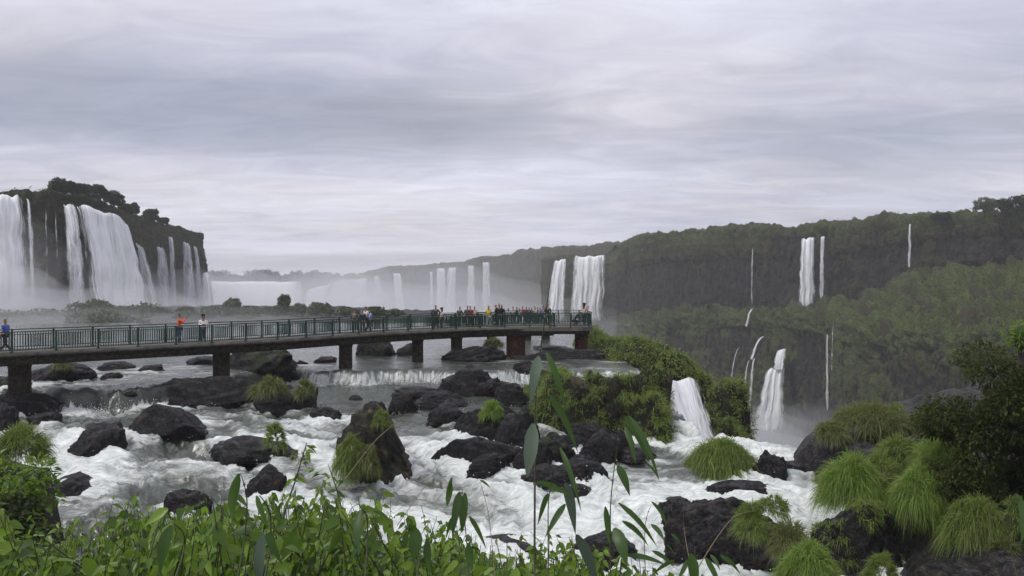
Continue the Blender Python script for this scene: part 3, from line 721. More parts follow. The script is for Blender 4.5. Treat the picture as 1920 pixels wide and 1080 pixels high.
fall([(100, 380), (106, 380)], [(104, 560), (112, 560)], Lf(104), Lf(104)-3, 'faint thread between the hair-thin one and the sparse veil', 'fall_thin', th=.5)
fall([(46, 372), (56, 374)], [(52, 610), (74, 610)], Lf(50)-1, Lf(50)-4, 'thin veil fraying off the right edge of the broad left curtain', 'fall_thin', th=1)
fall([(360, 462), (368, 462)], [(366, 605), (388, 605)], Lf(366)-3, Lf(366)-6, 'last faint strand before the tip of the left cliff', 'fall_thin', th=1)
# far curtain
fall([(570, 545), (632, 530)], [(560, 600), (612, 600)], [915, 930], [905, 920], 'dim misty spill joining the far curtain and the bright far waterfall', 'fall_thin', th=3)
for (a_, b_, c_, e_, lb) in ((808, 510, 806, 814, 'pale veil left of the two bright far strands'),):
    fall([(a_-4, b_), (a_+4, b_)], [(c_, 598), (e_, 598)], dl(a_, FW, 0, -14), dl(a_, FW, 0, -20), lb, 'fall_thin', th=2)
fall([(385, 528), (565, 528)], [(385, 600), (568, 600)], 905, 895, 'long pale far curtain at the head of the gorge', 'fall_far', th=4)
fall([(632, 525), (690, 522)], [(600, 600), (688, 600)], [935, 985], [925, 975], 'bright misty far waterfall left of the long grey cliff', 'fall_far', th=4)
for (a, b, c, d_, lab) in ((703, 518, 699, 716, 'pale strand nearest the bright misty far waterfall'), (743, 513, 742, 759, 'short isolated pale waterfall in the far grey cliff'),
                       (826, 503, 819, 836, 'left of the two bright strands on the far grey cliff'), (848, 502, 836, 852, 'slanting right strand of the two bright ones on the far grey cliff'),
                       (884, 498, 878, 889, 'faint strand midway along the far grey cliff'), (911, 492, 906, 918, 'faint strand closest to the wide double waterfall')):
    dd = dl(a, FW, 0, -14)
    fall([(a-9, b), (a+10, b)], [(c-5, 598), (d_+5, 598)], dd, dd-6, lab, 'fall_mid' if a in (743, 826, 848) else 'fall_thin', th=2)
fall([(1038, 489), (1064, 485)], [(1019, 603), (1060, 603)], 528, 520, 'left part of the wide double waterfall beyond the platform', th=3, curve=.7)
fall([(1074, 482), (1139, 478)], [(1064, 603), (1136, 603)], 522, 514, 'right and widest part of the double waterfall beyond the platform', th=3)
def Rf(px, row=0, off=-5): return dl(px, RW, row, off)
fall([(1409, 466), (1414, 466)], [(1406, 578), (1413, 578)], Rf(1411)-2, Rf(1411)-4, 'thin ribbon on the green right cliff between platform and broad fall', 'fall_thin', th=1)
fall([(1406, 580), (1416, 578)], [(1395, 612), (1402, 616)], Rf(1411, 2, -2), Rf(1411, 2, -5), 'short broken spill below the thin ribbon', 'fall_thin', th=.8)
fall([(1501, 447), (1530, 445)], [(1494, 574), (1530, 576)], Rf(1515)-2, Rf(1515)-7, 'broad white waterfall on the upper tier of the right cliff', 'fall', th=3)
fall([(1535, 444), (1549, 443)], [(1534, 566), (1547, 566)], Rf(1540)-2, Rf(1540)-4, 'two thin threads beside the broad upper waterfall', 'fall_thin', th=1)
fall([(1702, 420), (1710, 420)], [(1699, 506), (1710, 506)], Rf(1705)-2, Rf(1705)-5, 'slim waterfall at the far right of the upper cliff', 'fall_thin', th=1.5)
fall([(1458, 656), (1477, 654)], [(1445, 692), (1473, 694)], Rf(1465, 2, -5), Rf(1465, 2, -9), 'narrow head of the lower white waterfall', 'fall', th=1.5)
fall([(1436, 692), (1473, 690)], [(1408, 806), (1472, 808)], Rf(1465, 2, -9), Rf(1465, 2, -15), 'spreading lower white waterfall in the gorge', 'fall', th=3, curve=.7)
for (t, b, lab) in (([(1427, 632), (1436, 630)], [(1403, 676), (1413, 676)], 'sloping spill leading to the gorge strands'),
                    ([(1402, 676), (1407, 676)], [(1387, 790), (1396, 792)], 'middle strand left of the spreading gorge waterfall'),
                    ([(1411, 672), (1418, 672)], [(1400, 780), (1410, 784)], 'strand touching the spreading gorge waterfall'),
                    ([(1384, 652), (1389, 650)], [(1362, 762), (1368, 764)], 'leftmost thin strand low in the gorge'),
                    ([(1548, 626), (1554, 624)], [(1545, 780), (1556, 780)], 'faint thread right of the spreading gorge waterfall'),
                    ([(1561, 600), (1566, 600)], [(1556, 700), (1562, 700)], 'faintest thread high on the lower right cliff')):
    px = t[0][0]; dd = Rf(px, 2, -4)
    fall(t, b, dd, dd-7, lab, 'fall_thin', th=1)
fall([(1230, 726), (1250, 712), (1270, 716), (1292, 708), (1316, 718)], [(1268, 850), (1310, 850), (1358, 842)], [45.5, 46.5, 47], [42, 42.2, 42.8], 'near white cascade plunging beside the grassy islet', 'fall_near', th=.6, curve=.8)
fall([(1100, 684), (1128, 684)], [(1092, 708), (1132, 706)], [55.5, 56], [54.2, 54.5], 'tiny spill at the back of the grassy islet', 'fall_near', th=.4)
fall([(1062, 812), (1074, 812)], [(1078, 858), (1092, 858)], [39.5, 39.7], [37.2, 37.4], 'narrow chute between dark rocks left of the islet foot', 'fall_near', th=.3) if False else None

# ------------------------------------------------------------------ foliage builders
def blades(base, dirn, L, W, droop, seg=4, rg=rng):
    n = len(base); t = np.linspace(0, 1, seg+1)
    dirn = dirn/np.linalg.norm(dirn, axis=1)[:, None]
    side = np.cross(dirn, rg.normal(size=(n, 3))); side /= np.linalg.norm(side, axis=1)[:, None]+1e-9
    c = base[:, None]+dirn[:, None]*(L[:, None]*t)[:, :, None]+np.array([0, 0, -1.])*((L*droop)[:, None]*t**2.2)[:, :, None]
    w = (W[:, None]*np.array([.8, 1, .9, .6, .08])[np.clip((t*4).round().astype(int), 0, 4)])/2
    V = np.stack([c-side[:, None]*w[:, :, None], c+side[:, None]*w[:, :, None]], 2).reshape(-1, 3)
    a = (np.arange(n)[:, None]*(seg+1)*2+np.arange(seg)*2).reshape(-1)
    return V, np.stack([a, a+1, a+3, a+2], -1)
def join(parts):
    V = []; Fq = []; k = 0
    for v, f in parts: V.append(v); Fq.append(f+k); k += len(v)
    return np.concatenate(V), np.concatenate(Fq)
def clump(c, rad, h, n, droop=.6, W=.018, rg=rng, flat=1.0, lean=(0, 0)):
    ang = rg.uniform(0, 2*pi, n); rr = rad*.35*np.sqrt(rg.uniform(0, 1, n))
    base = np.stack([np.cos(ang)*rr, np.sin(ang)*rr, rg.uniform(-.05, .05, n)], -1)+np.array(c)
    a2 = ang+rg.normal(0, .5, n); tilt = np.abs(rg.normal(.55, .42, n))
    out = np.stack([np.cos(a2)*np.sin(tilt)*flat+lean[0], np.sin(a2)*np.sin(tilt)*flat+lean[1], np.cos(tilt)], -1)
    L = h*rg.uniform(.65, 1.25, n)*(1+.3*np.sin(tilt))
    return blades(base, out, L, W*rg.uniform(.6, 1.3, n), droop*rg.uniform(.5, 1.4, n)*(.4+np.sin(tilt)), 4, rg)
def sample_obj(o, n, cond=None, rg=rng):
    me = o.data; V = np.zeros(len(me.vertices)*3); me.vertices.foreach_get('co', V); V = V.reshape(-1, 3)+np.array(o.location)
    t = np.zeros(len(me.polygons)*3, dtype=np.int32); me.polygons.foreach_get('vertices', t); t = t.reshape(-1, 3)
    a, b, c = V[t[:, 0]], V[t[:, 1]], V[t[:, 2]]; nr = np.cross(b-a, c-a); ar = np.linalg.norm(nr, axis=1)/2; nr /= (2*ar[:, None]+1e-12)
    cen = (a+b+c)/3
    if cond is not None: ar = ar*cond(cen, nr)
    i = rg.choice(len(t), n, p=ar/ar.sum()); u, v = rg.uniform(size=(2, n)); m = u+v > 1; u[m] = 1-u[m]; v[m] = 1-v[m]
    return a[i]+(b[i]-a[i])*u[:, None]+(c[i]-a[i])*v[:, None], nr[i]
def leaves(base, dirn, nrm, L, W, fold=.25, rg=rng):
    """ovate leaves: 8 vertices, folded along the midrib, drooping tip"""
    n = len(base); dirn = dirn/np.linalg.norm(dirn, axis=1)[:, None]
    s = np.cross(dirn, nrm); s /= np.linalg.norm(s, axis=1)[:, None]+1e-9; nn = np.cross(s, dirn)
    t = np.array([0, .28, .62, 1.0]); w = np.array([.12, 1, .78, .03])
    c = base[:, None]+dirn[:, None]*(L[:, None]*t)[:, :, None]-np.array([0, 0, 1.])*(L[:, None]*.25*t**2)[:, :, None]
    o = s[:, None]*(W[:, None]/2*w)[:, :, None]; up = nn[:, None]*(W[:, None]*fold*w)[:, :, None]
    V = np.stack([c-o+up, c, c+o+up], 2).reshape(-1, 3)
    k = np.arange(n)[:, None]*12
    q = []
    for r in range(3):
        for e in (0, 1):
            q.append(np.concatenate([k+r*3+e, k+r*3+e+1, k+r*3+e+4, k+r*3+e+3], 1))
    return V, np.concatenate(q)
def cards(p, size, rg=rng, nrm=None):
    n = len(p); d = rg.normal(size=(n, 3)); u = rg.normal(size=(n, 3))
    if nrm is not None: d = d*.8+nrm
    d /= np.linalg.norm(d, axis=1)[:, None]; a = np.cross(d, u); a /= np.linalg.norm(a, axis=1)[:, None]; b = np.cross(d, a)
    s = (size*rg.uniform(.5, 1.3, n))[:, None]
    V = np.stack([p-a*s, p-b*s*.55, p+a*s, p+b*s*.55], 1).reshape(-1, 3)
    return V, np.arange(n*4).reshape(-1, 4)

# ------------------------------------------------------------------ grass tufts (things)
def tuft(px, by, w, h, label, mat='grass', d=None, n=700, W=None, droop=.7, dz=0, group=None, cat='grass tuft', multi=1):
    dd = solve_d(px, by) if d is None else d
    c = PX(px, by, dd); gs = 1.2 if px > 1395 else 1.15
    R = w/2*dd/F*gs; H = h*dd/F*1.15; n = int(n*2.6)
    k = max(7, n//24); ps = []
    for i in range(k):
        a = rng.uniform(0, 2*pi); u = rng.uniform(0, 1)**.6; ph = u*pi*.5
        nn = np.array([cos(a)*sin(ph), sin(a)*sin(ph), cos(ph)]); lump = rng.uniform(.72, 1.05)
        q = nn*np.array([R, R*.9, H])*.66*lump; m = n//k
        dr = nn*1.0+np.array([0, 0, .45])+rng.normal(0, .45, (m, 3)); L = min(R, H*1.1)*.56*lump*rng.uniform(.6, 1.15, m)
        ps.append(blades(q+rng.normal(0, .06*R, (m, 3)), dr, L, (W or .019*dd/25)*rng.uniform(.5, 1.3, m), np.full(m, droop*(.45+.95*sin(ph)))*rng.uniform(.6, 1.3, m)))
    V, Fq = join(ps); V[:, 2] += dz
    V = V*(1+.16*fbm(V/R*1.1+px, 2))[:, None]
    o = mesh_np('grass_tuft', V, Fq, M[mat]); o.location = c; tag(o, label, cat, group); return o
T = tuft
T(118, 690, 40, 14, 'short tuft on top of the low domed boulder', 'grass_dry', d=46, n=350)
T(505, 735, 66, 30, 'left of the two tufts on the dark rock beside the cascade', 'grass_dry', d=41.3, n=700, multi=3)
T(572, 738, 44, 32, 'right of the two tufts on the dark rock beside the cascade', 'grass_dry', d=41.3, n=600, multi=2)
T(515, 838, 44, 54, 'tall pale green tuft on the whale-backed rock in mid stream', 'grass', d=32.4, n=700)
T(560, 868, 34, 30, 'wispy tuft at the waterline right of the whale-backed rock', 'grass_dry', d=31.5, n=160)
T(922, 782, 44, 34, 'bright green round tuft among the black central boulders', 'grass_bright', d=36.2, n=900)
T(716, 800, 40, 36, 'small tuft on the upper right of the tallest boulder', 'grass', d=30.7, n=500)
T(655, 880, 66, 74, 'long shaggy grass hanging on the left side of the tallest boulder', 'grass', d=30.2, n=1500, multi=5, droop=1.2)
T(690, 885, 50, 60, 'olive grass skirt beside the shaggy grass of the tallest boulder', 'grass_dry', d=30.1, n=800, multi=4, droop=1.2)
T(925, 648, 34, 16, 'dark wispy bush on the small rock behind the long ledge', 'leaf_dark' if False else 'grass_dry', d=68.5, n=400)
T(36, 858, 100, 66, 'grass mound on the left bank above the dark shrubs', 'grass', d=20, n=1800, multi=6)
T(1352, 900, 140, 78, 'big grass mound hanging over the rapid right of the islet', 'grass', d=32.0, n=6000, multi=12, droop=1.3)
# right bank
T(1597, 935, 118, 92, 'large soft bright grass clump nearest the drop at the right bank', 'grass_bright', d=26, n=3600, multi=8, droop=.9)
T(1650, 900, 70, 50, 'smaller grass clump behind the large soft bright one', 'grass', d=27.5, n=900, multi=3)
T(1723, 955, 96, 92, 'fountain shaped grass clump in the middle of the right bank', 'grass_bright', d=24.5, n=2600, multi=3, droop=1.0)
T(1835, 1008, 120, 84, 'olive arching grass clump low on the right bank', 'grass', d=22.5, n=2400, multi=3, droop=1.1)
T(1688, 868, 84, 54, 'yellow green grass clump under the black cliff block edge', 'grass', d=28.5, n=1400, multi=4)
T(1770, 880, 110, 66, 'leafy green clump beside the foot of the dark shrub', 'grass_bright', d=27, n=1800, multi=6)
T(1640, 795, 150, 34, 'pale seeding grass on top of the black cliff block', 'grass_dry', d=32.5, n=2600, multi=10)
T(1745, 805, 90, 34, 'pale grass fringe between cliff block and dark shrub', 'grass_dry', d=32, n=1200, multi=5)
T(1682, 775, 26, 26, 'little sprouting plant on the crest of the cliff block', 'grass_bright', d=32.5, n=240)
T(1409, 1005, 66, 72, 'narrow tuft on the massive fissured boulder', 'grass', d=23, n=1100, multi=2)
T(1480, 1030, 74, 62, 'olive tuft right of the massive fissured boulder', 'grass_dry', d=22.5, n=1100, multi=3)
T(1516, 1088, 108, 76, 'round bright grass ball at the bottom of the right bank', 'grass_bright', d=20, n=2400, multi=2, droop=1.0)
T(1655, 1095, 66, 64, 'green tuft beside the little side stream at the bottom', 'grass', d=20.5, n=1000, multi=2)
T(1905, 985, 60, 60, 'tuft at the right picture edge above the dark rock face', 'grass', d=22, n=600)

T(1560, 820, 60, 34, 'olive grass fringe at the left shoulder of the black cliff block', 'grass_dry', d=31.2, n=900)
T(1668, 950, 70, 60, 'dull olive clump squeezed between the soft bright clump and the fountain clump', 'grass_dry', d=25.5, n=1200)
T(1790, 950, 90, 60, 'dark mixed grass behind the olive arching clump', 'grass_dry', d=25, n=1300)
T(1745, 905, 80, 54, 'green grass patch above the fountain shaped clump', 'grass', d=26.3, n=1300)
T(1880, 1050, 70, 50, 'small hanging grass on the dark rock face in the corner', 'grass_dry', d=21.5, n=700)
T(1450, 960, 60, 34, 'ragged grass behind the massive fissured boulder', 'grass', d=25.3, n=600)
# islet grass: uncountable
def bank_grass():
    ps = []
    for k in ('r_cliff', 'r_b1', 'r_b2', 'r_b3', 'r_b4'):
        o = SURF[k]
        p, nr = sample_obj(o, 150, lambda c, n: np.clip(n[:, 2]+.1, 0, 1)*(fbm(c*.9+7, 3) > .02))
        for q, nn in zip(p, nr):
            m = 34; ang = rng.uniform(0, 2*pi, m); tl = np.abs(rng.normal(.7, .35, m))
            dr = np.stack([np.cos(ang)*np.sin(tl), np.sin(ang)*np.sin(tl), np.cos(tl)], -1)+nn*.6
            ps.append(blades(q+rng.normal(0, .07, (m, 3)), dr, rng.uniform(.18, .45, m)*q[1]/28, rng.uniform(.010, .022, m), rng.uniform(.6, 1.5, m)))
    V, Fq = join(ps); o = mesh_np('grass', V, Fq, M['grass']); tag(o, kind='stuff')
bank_grass()
def islet_grass():
    ps = []
    for i, o in enumerate(ISLET):
        m = 2600 if i in (0, 1, 2) else 1300
        def cond(c, n): return np.clip((n[:, 2]+.55)*1.2, 0, 1)*(fbm(c*.8, 3) > -.16)*np.where(c[:, 1] < o.location.y+1.5, 1, .4)
        p, nr = sample_obj(o, m//9, cond)
        for q, nn in zip(p, nr):
            k = 26; ang = rng.uniform(0, 2*pi, k); tl = np.abs(rng.normal(.6, .35, k))
            dr = np.stack([np.cos(ang)*np.sin(tl), np.sin(ang)*np.sin(tl), np.cos(tl)], -1)+nn*.7
            ps.append(blades(q+rng.normal(0, .12, (k, 3)), dr, rng.uniform(.35, .8, k)*q[1]/48, rng.uniform(.02, .04, k), rng.uniform(.5, 1.3, k)))
    V, Fq = join(ps); o = mesh_np('grass', V, Fq, M['grass']); tag(o, kind='stuff')
    # bushy leaves on the far crest and right flank
    ps = []
    for i in (4, 5, 6, 7, 8, 10):
        p, nr = sample_obj(ISLET[i], 3800, lambda c, n: (n[:, 2] > -.1)*(fbm(c*.7+4, 3) > -.04))
        p = p+nr*np.abs(rng.normal(0, .28, (len(p), 1))); ps.append(cards(p, .085, nrm=nr))
    V, Fq = join(ps); o = mesh_np('shrub_cover', V, Fq, M['grass']); tag(o, kind='stuff')
islet_grass()

# ------------------------------------------------------------------ trees and shrubs
def crown_pts(blobs, n, rg):
    w = np.array([b[3]*b[4]*b[5] for b in blobs])**.67; idx = rg.choice(len(blobs), n, p=w/w.sum()); B_ = np.array(blobs)[idx]
    d = rg.normal(size=(n, 3)); d /= np.linalg.norm(d, axis=1)[:, None]; r = rg.uniform(.45, 1, n)**.5
    lump = 1+.35*perlin(d*2.5+B_[:, :3])
    return B_[:, :3]+d*B_[:, 3:6]*(r*lump)[:, None], d
def tree(px, by, w, h, d, label, mat='leaf_far', n=2600, size=.35, trunk=.3, name='tree', nb=13, cat='tree', dens=1, group=None, low=.35, seed=None):
    rg = np.random.default_rng(seed if seed is not None else int(px*7+by))
    base = PX(px, by, d); R = w/2*d/F; H = h*d/F
    root = thing(name, label, cat, base, group=group)
    blobs = []
    for k in range(nb):
        a = rg.uniform(0, 2*pi); rr = R*.6*math.sqrt(rg.uniform()); zz = H*(low+(.82-low)*rg.uniform())
        br = R*rg.uniform(.18, .42); blobs.append((cos(a)*rr, sin(a)*rr, zz, br, br, min(br*.75, H*.35)))
    blobs.append((0, 0, H*.82, R*.45, R*.45, H*.2))
    p, dn = crown_pts(blobs, n, rg); p[:, 2] = np.maximum(p[:, 2], H*.05)
    V, Fq = cards(p, size, rg, dn*.5)
    mesh_np('crown', V, Fq, M[mat], root)
    mb = MB(); mb.tube([(0, 0, -H*.1), (R*.04, 0, H*.3), (0, R*.03, H*.75)], [trunk, trunk*.7, trunk*.25], 7)
    for b in blobs[:5]: mb.tube([(0, 0, H*rg.uniform(.1, .4)), (b[0]*.5, b[1]*.5, b[2]*.7), (b[0], b[1], b[2])], [trunk*.4, trunk*.3, trunk*.08], 5)
    mb.build('trunk', M['bark'], root, True)
    return root
# left cliff trees
for (px, by, w, h, d, lab) in ((112, 378, 66, 44, 188, 'tallest lacy tree at the left end of the cliff-top grove'), (150, 380, 54, 36, 192, 'dense dark tree right of the tallest lacy one on the left cliff'),
        (182, 388, 58, 42, 205, 'wide dark tree in the middle of the cliff-top grove'), (213, 398, 50, 40, 215, 'sloping tree at the right end of the dense grove'),
        (236, 404, 36, 22, 226, 'low round bush behind the lip of the arching waterfall'), (252, 408, 26, 28, 240, 'small umbrella tree standing alone on the left cliff'),
        (282, 418, 40, 26, 258, 'dark bush right of the umbrella tree'), (306, 424, 30, 16, 275, 'low shrub near the green end of the left cliff')):
    tree(px, by, w, h, d, lab, n=4200, size=.27, trunk=.35)
# behind-bridge shrubs in the mist
MISTY = [(60, 628, 150, 36, 118), (205, 632, 130, 42, 108), (178, 618, 90, 46, 140), (240, 612, 100, 30, 135), (300, 612, 60, 26, 140), (350, 614, 60, 30, 128), (395, 612, 60, 30, 126), (437, 606, 44, 38, 130),
         (470, 612, 60, 30, 126), (505, 610, 50, 26, 135), (533, 606, 36, 45, 132), (560, 610, 50, 32, 130), (596, 610, 50, 34, 128), (648, 610, 46, 26, 135), (700, 608, 60, 24, 132), (735, 610, 60, 20, 136), (20, 612, 60, 18, 150)]
MN = ['broad misty shrub mass behind the first walkway bays', 'grey green shrub right behind the third bay', 'tall rounded misty bush below the thick arching waterfall', 'sloping misty bush right of the tall rounded one',
      'low misty bush left of the person in orange', 'misty bush behind the person in orange', 'misty bush right of the person in white', 'dome shaped tree standing highest among the misty bushes', 'bush right of the dome shaped tree',
      'small misty bush between the dome tree and the steeple tree', 'narrow steeple like tree among the misty bushes', 'bush touching the steeple like tree', 'last full bush before the gap in the mist',
      'olive bush left of the group of three people', 'yellowish low bush behind the group of three people', 'lowest yellowish bush at the end of the misty row', 'palest low bush at the left picture edge']
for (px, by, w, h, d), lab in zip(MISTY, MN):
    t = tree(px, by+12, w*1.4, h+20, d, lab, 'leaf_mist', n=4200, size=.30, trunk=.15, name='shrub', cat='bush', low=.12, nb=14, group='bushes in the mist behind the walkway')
# right plateau trees
for (px, by, w, h, d, lab) in ((1425, 438, 44, 20, 372, 'small tree breaking the skyline of the green right cliff'), (1845, 408, 50, 38, 262, 'pale feathery bamboo clump on the right skyline'), (1880, 408, 60, 34, 265, 'dark crown beside the feathery clump on the skyline'),
        (1915, 408, 50, 42, 262, 'tree cut by the right picture edge on the skyline'), (1965, 408, 60, 44, 258, 'large tree just outside on the right plateau'), (1760, 414, 60, 14, 285, 'low flat bush on the right rim')):
    tree(px, by, w, h, d, lab, n=4200, size=.27, trunk=.3, mat='leaf_mist' if px == 1845 else 'leaf_far')
# far forest on the horizon
def far_forest():
    ps = []
    for k in range(150):
        px = rng.uniform(370, 840); d = rng.uniform(1350, 1600); h = rng.uniform(8, 19)*(1.15 if px < 600 else .9); R = rng.uniform(7, 14)
        by = 528
        b = PX(px, by, d); blobs = [(b[0]+rng.normal(0, R*.4), b[1]+rng.normal(0, R*.4), b[2]+h*.6*rng.uniform(.6, 1.3), R*.7, R*.7, h*.4) for _ in range(4)]
        p, dn = crown_pts(blobs, 260, rng); ps.append(cards(p, 2.2, nrm=dn))
    V, Fq = join(ps); o = mesh_np('far_forest', V, Fq, M['leaf_far']); tag(o, kind='stuff')
far_forest()
far_land = mesh_np('plateau', [PX(250, 529, 1300), PX(900, 529, 1300), (3500, 6000, -14), (-4500, 6000, -14), (-1500, 1300, -70), (300, 1300, -70)], [[0, 1, 2, 3], [4, 5, 1, 0]], M['leaf_far'], smooth=False); tag(far_land, kind='structure')
# rim vegetation: rough leaf cards over the cliffs
def cliff_cover(oname, n, size, cond, mat, name='cliff_vegetation'):
    o = bpy.data.objects[oname]; me = o.data
    V = np.zeros(len(me.vertices)*3); me.vertices.foreach_get('co', V); V = V.reshape(-1, 3); nrm = np.zeros_like(V).ravel(); me.vertices.foreach_get('normal', nrm); nrm = nrm.reshape(-1, 3)
    nrm = np.where(((nrm*V).sum(1) > 0)[:, None] & (nrm[:, 2:3] < .3), -nrm, nrm)
    a = np.zeros(len(V)); me.attributes['veg'].data.foreach_get('value', a)
    w = np.clip(a-.35, 0, 1)*cond(V); i = rng.choice(len(V), n, p=w/w.sum())
    p = V[i]+rng.normal(0, 1.0, (n, 3))*.3+nrm[i]*.1
    Vv, Fq = cards(p, size, nrm=nrm[i]); q = mesh_np(name, Vv, Fq, M[mat]); tag(q, kind='stuff')
infr = lambda V: (V[:, 0]/V[:, 1]*F+960 > -40)*(V[:, 0]/V[:, 1]*F+960 < 2000)*(V[:, 1] < 700)
cliff_cover('cliff', 26000, .34, lambda V: infr(V)*(V[:, 1] < 480), 'leaf_far')
cliff_cover('left_cliff', 5000, .28, lambda V: infr(V)*(V[:, 2] > 6)*(V[:, 1] < 340), 'leaf_far')

# dark shrub on the right bank
def shrub(px, top, w, h, d, label, mat, n, size, seed, lean=0):
    rg = np.random.default_rng(seed); c = PX(px, top+h, d); R = w/2*d/F; H = h*d/F
    root = thing('shrub', label, 'bush', c)
    blobs = [(rg.uniform(-.7, .7)*R+lean*R*.3, rg.uniform(-.5, .5)*R, H*rg.uniform(.12, .8), R*.36, R*.36, H*.17) for _ in range(18)]
    p, dn = crown_pts(blobs, n, rg); 
    dr = dn+rg.normal(0, .5, dn.shape); nr = np.array([0, 0, 1.])+rg.normal(0, .4, dn.shape)
    V, Fq = leaves(p, dr, nr, size*rg.uniform(.7, 1.3, n), size*.5*rg.uniform(.7, 1.2, n)); mesh_np('crown', V, Fq, M[mat], root)
    mb = MB()
    for b in blobs[:14]: mb.tube([(0, 0, -.3), (b[0]*.4, b[1]*.4, b[2]*.6), (b[0], b[1], b[2])], [.06, .04, .012], 5)
    mb.build('trunk', M['bark'], root, True)
shrub(1895, 628, 260, 190, 23.5, 'upper part of the big dark shrub at the right picture edge', 'leaf_dark', 15000, .13, 5)
shrub(1880, 740, 260, 190, 24.5, 'lower part of the big dark shrub spreading over the right bank rocks', 'leaf_dark', 15000, .13, 6)
shrub(1820, 860, 130, 90, 24, 'low dark green bush at the foot of the big dark shrub', 'leaf_dark', 3600, .11, 7)
shrub(1915, 592, 60, 70, 20, 'lighter green leafy tip above the big dark shrub', 'leaf', 500, .10, 8)
shrub(25, 850, 150, 200, 10, 'green leafy shrub on the left bank edge', 'leaf', 1500, .10, 9)
shrub(-20, 920, 190, 150, 9, 'shaded shrub at the bottom left corner', 'leaf_far', 1400, .10, 10)

# ------------------------------------------------------------------ walkway
DK = -4.15
BRP = [(-260, 36.2), (-120, 37.6), (0, 39.3), (120, 41.0), (240, 42.8), (410, 45.6), (530, 48.0), (640, 51.2), (760, 54.6), (880, 57.6), (960, 58.8), (1040, 59.4)]
br = np.array([[(p-960)/F*d, d] for p, d in BRP])
def resample(P, step):
    s = np.concatenate([[0], np.cumsum(np.linalg.norm(np.diff(P, axis=0), axis=1))]); n = int(round(s[-1]/step)); q = np.linspace(0, s[-1], n+1)
    return np.stack([np.interp(q, s, P[:, 0]), np.interp(q, s, P[:, 1])], -1)
M['steel'] = simple('dark_green_painted_steel', (.004, .036, .021), .7, 0, 3)
M['panel'] = simple('green_panel', (.010, .035, .026), .5)
def conc():
    m, nt, b = newmat('stained_concrete'); p = pos(nt)
    n1 = noise(nt, p, 1.2, 6, .65, .4); n2 = noise(nt, mapping(nt, p, (3, 3, .6)), 1.5, 5, .6)
    c = mix(nt, ramp(nt, n1, [(.35, 0), (.65, 1)]), (.05, .048, .042), (.15, .14, .12))
    c = mix(nt, ramp(nt, n2, [(.58, 0), (.68, .8)]), c, (.07, .075, .03))
    c = mix(nt, ramp(nt, noise(nt, p, .8, 4, .6), [(.60, 0), (.68, .7)]), c, (.16, .075, .05))
    nt.links.new(c, b.inputs['Base Color']); b.inputs['Roughness'].default_value = .8; bump(nt, b, n1, .4, .03); return m
M['concrete'] = conc()
M['concrete_dark'] = rock_mat('damp_concrete', (.030, .026, .02), (.12, .10, .07), mossamt=.2, rust=.2, rough=.85)
M['rust_conc'] = rock_mat('rust_streaked_concrete', (.04, .03, .022), (.34, .13, .06), mossamt=.1, rust=.8, rough=.8)
def ribbon(P, half, z0, z1, name, mat, parent, off=0.):
    T_ = np.gradient(P, axis=0); T_ /= np.linalg.norm(T_, axis=1)[:, None]; Nn = np.stack([-T_[:, 1], T_[:, 0]], -1)
    a = P+Nn*(off+half); b = P+Nn*(off-half); n = len(P)
    V = np.concatenate([np.c_[a, np.full(n, z1)], np.c_[b, np.full(n, z1)], np.c_[b, np.full(n, z0)], np.c_[a, np.full(n, z0)]])
    Fq = []
    for i in range(n-1):
        for k in range(4): k2 = (k+1) % 4; Fq.append([k*n+i, k2*n+i, k2*n+i+1, k*n+i+1])
    Fq += [[0, 3*n, 2*n, n], [n-1, 2*n-1, 3*n-1, 4*n-1]]
    return mesh_np(name, V, Fq, mat, parent, smooth=False)
def off_line(P, o):
    T_ = np.gradient(P, axis=0); T_ /= np.linalg.norm(T_, axis=1)[:, None]; return P+np.stack([-T_[:, 1], T_[:, 0]], -1)*o
def railing(P, z, root, step=2.0, closed=False, hgt=1.1, bal=.12):
    Q = resample(P, step)
    for i in range(len(Q)):
        if i == len(Q)-1 and closed: break
        a = Q[i]; t = Q[min(i+1, len(Q)-1)]-Q[max(i-1, 0)]; t = t/np.linalg.norm(t); ax = ((t[0], t[1], 0), (-t[1], t[0], 0), (0, 0, 1))
        mb = MB(); mb.box((a[0], a[1], z+hgt/2-.05), (.10, .08, hgt+.1), ax); mb.box((a[0], a[1], z+.02), (.2, .16, .03), ax); mb.build('post', M['steel'], root)
    for i in range(len(Q)-1):
        a, b = Q[i], Q[i+1]; d = (b-a)/np.linalg.norm(b-a); L = np.linalg.norm(b-a); mb = MB()
        mb.bar((*(a), z+hgt), (*(b), z+hgt), .07, .05); a2 = a+d*.07; b2 = b-d*.07
        mb.bar((*a2, z+.13), (*b2, z+.13), .04, .04); mb.bar((*a2, z+hgt-.14), (*b2, z+hgt-.14), .03, .03)
        n = int(L/bal)
        for k in range(1, n):
            q = a+d*L*k/n; mb.box((q[0], q[1], z+.13+(hgt-.27)/2), (.036, .036, hgt-.27), ((d[0], d[1], 0), (-d[1], d[0], 0), (0, 0, 1)))
        mb.build('railing_panel', M['steel'], root)
bridge = thing('footbridge', 'long concrete walkway on piers with dark green railings crossing the river', 'footbridge', (br[5][0], br[5][1], 0))
bridge.location = (0, 0, 0)
Pm = resample(br, 1.0)
ribbon(Pm, 1.25, DK-.22, DK, 'deck', M['concrete'], bridge, 1.2)
ribbon(Pm, .95, DK-.72, DK-.223, 'beam', M['concrete_dark'], bridge, 1.2)
railing(off_line(Pm, .05), DK, bridge); railing(off_line(Pm, 2.3), DK, bridge)
ribbon(off_line(Pm, 1.2), .02, DK-.18, DK-.05, 'kerb', M['concrete'], bridge, -1.28)
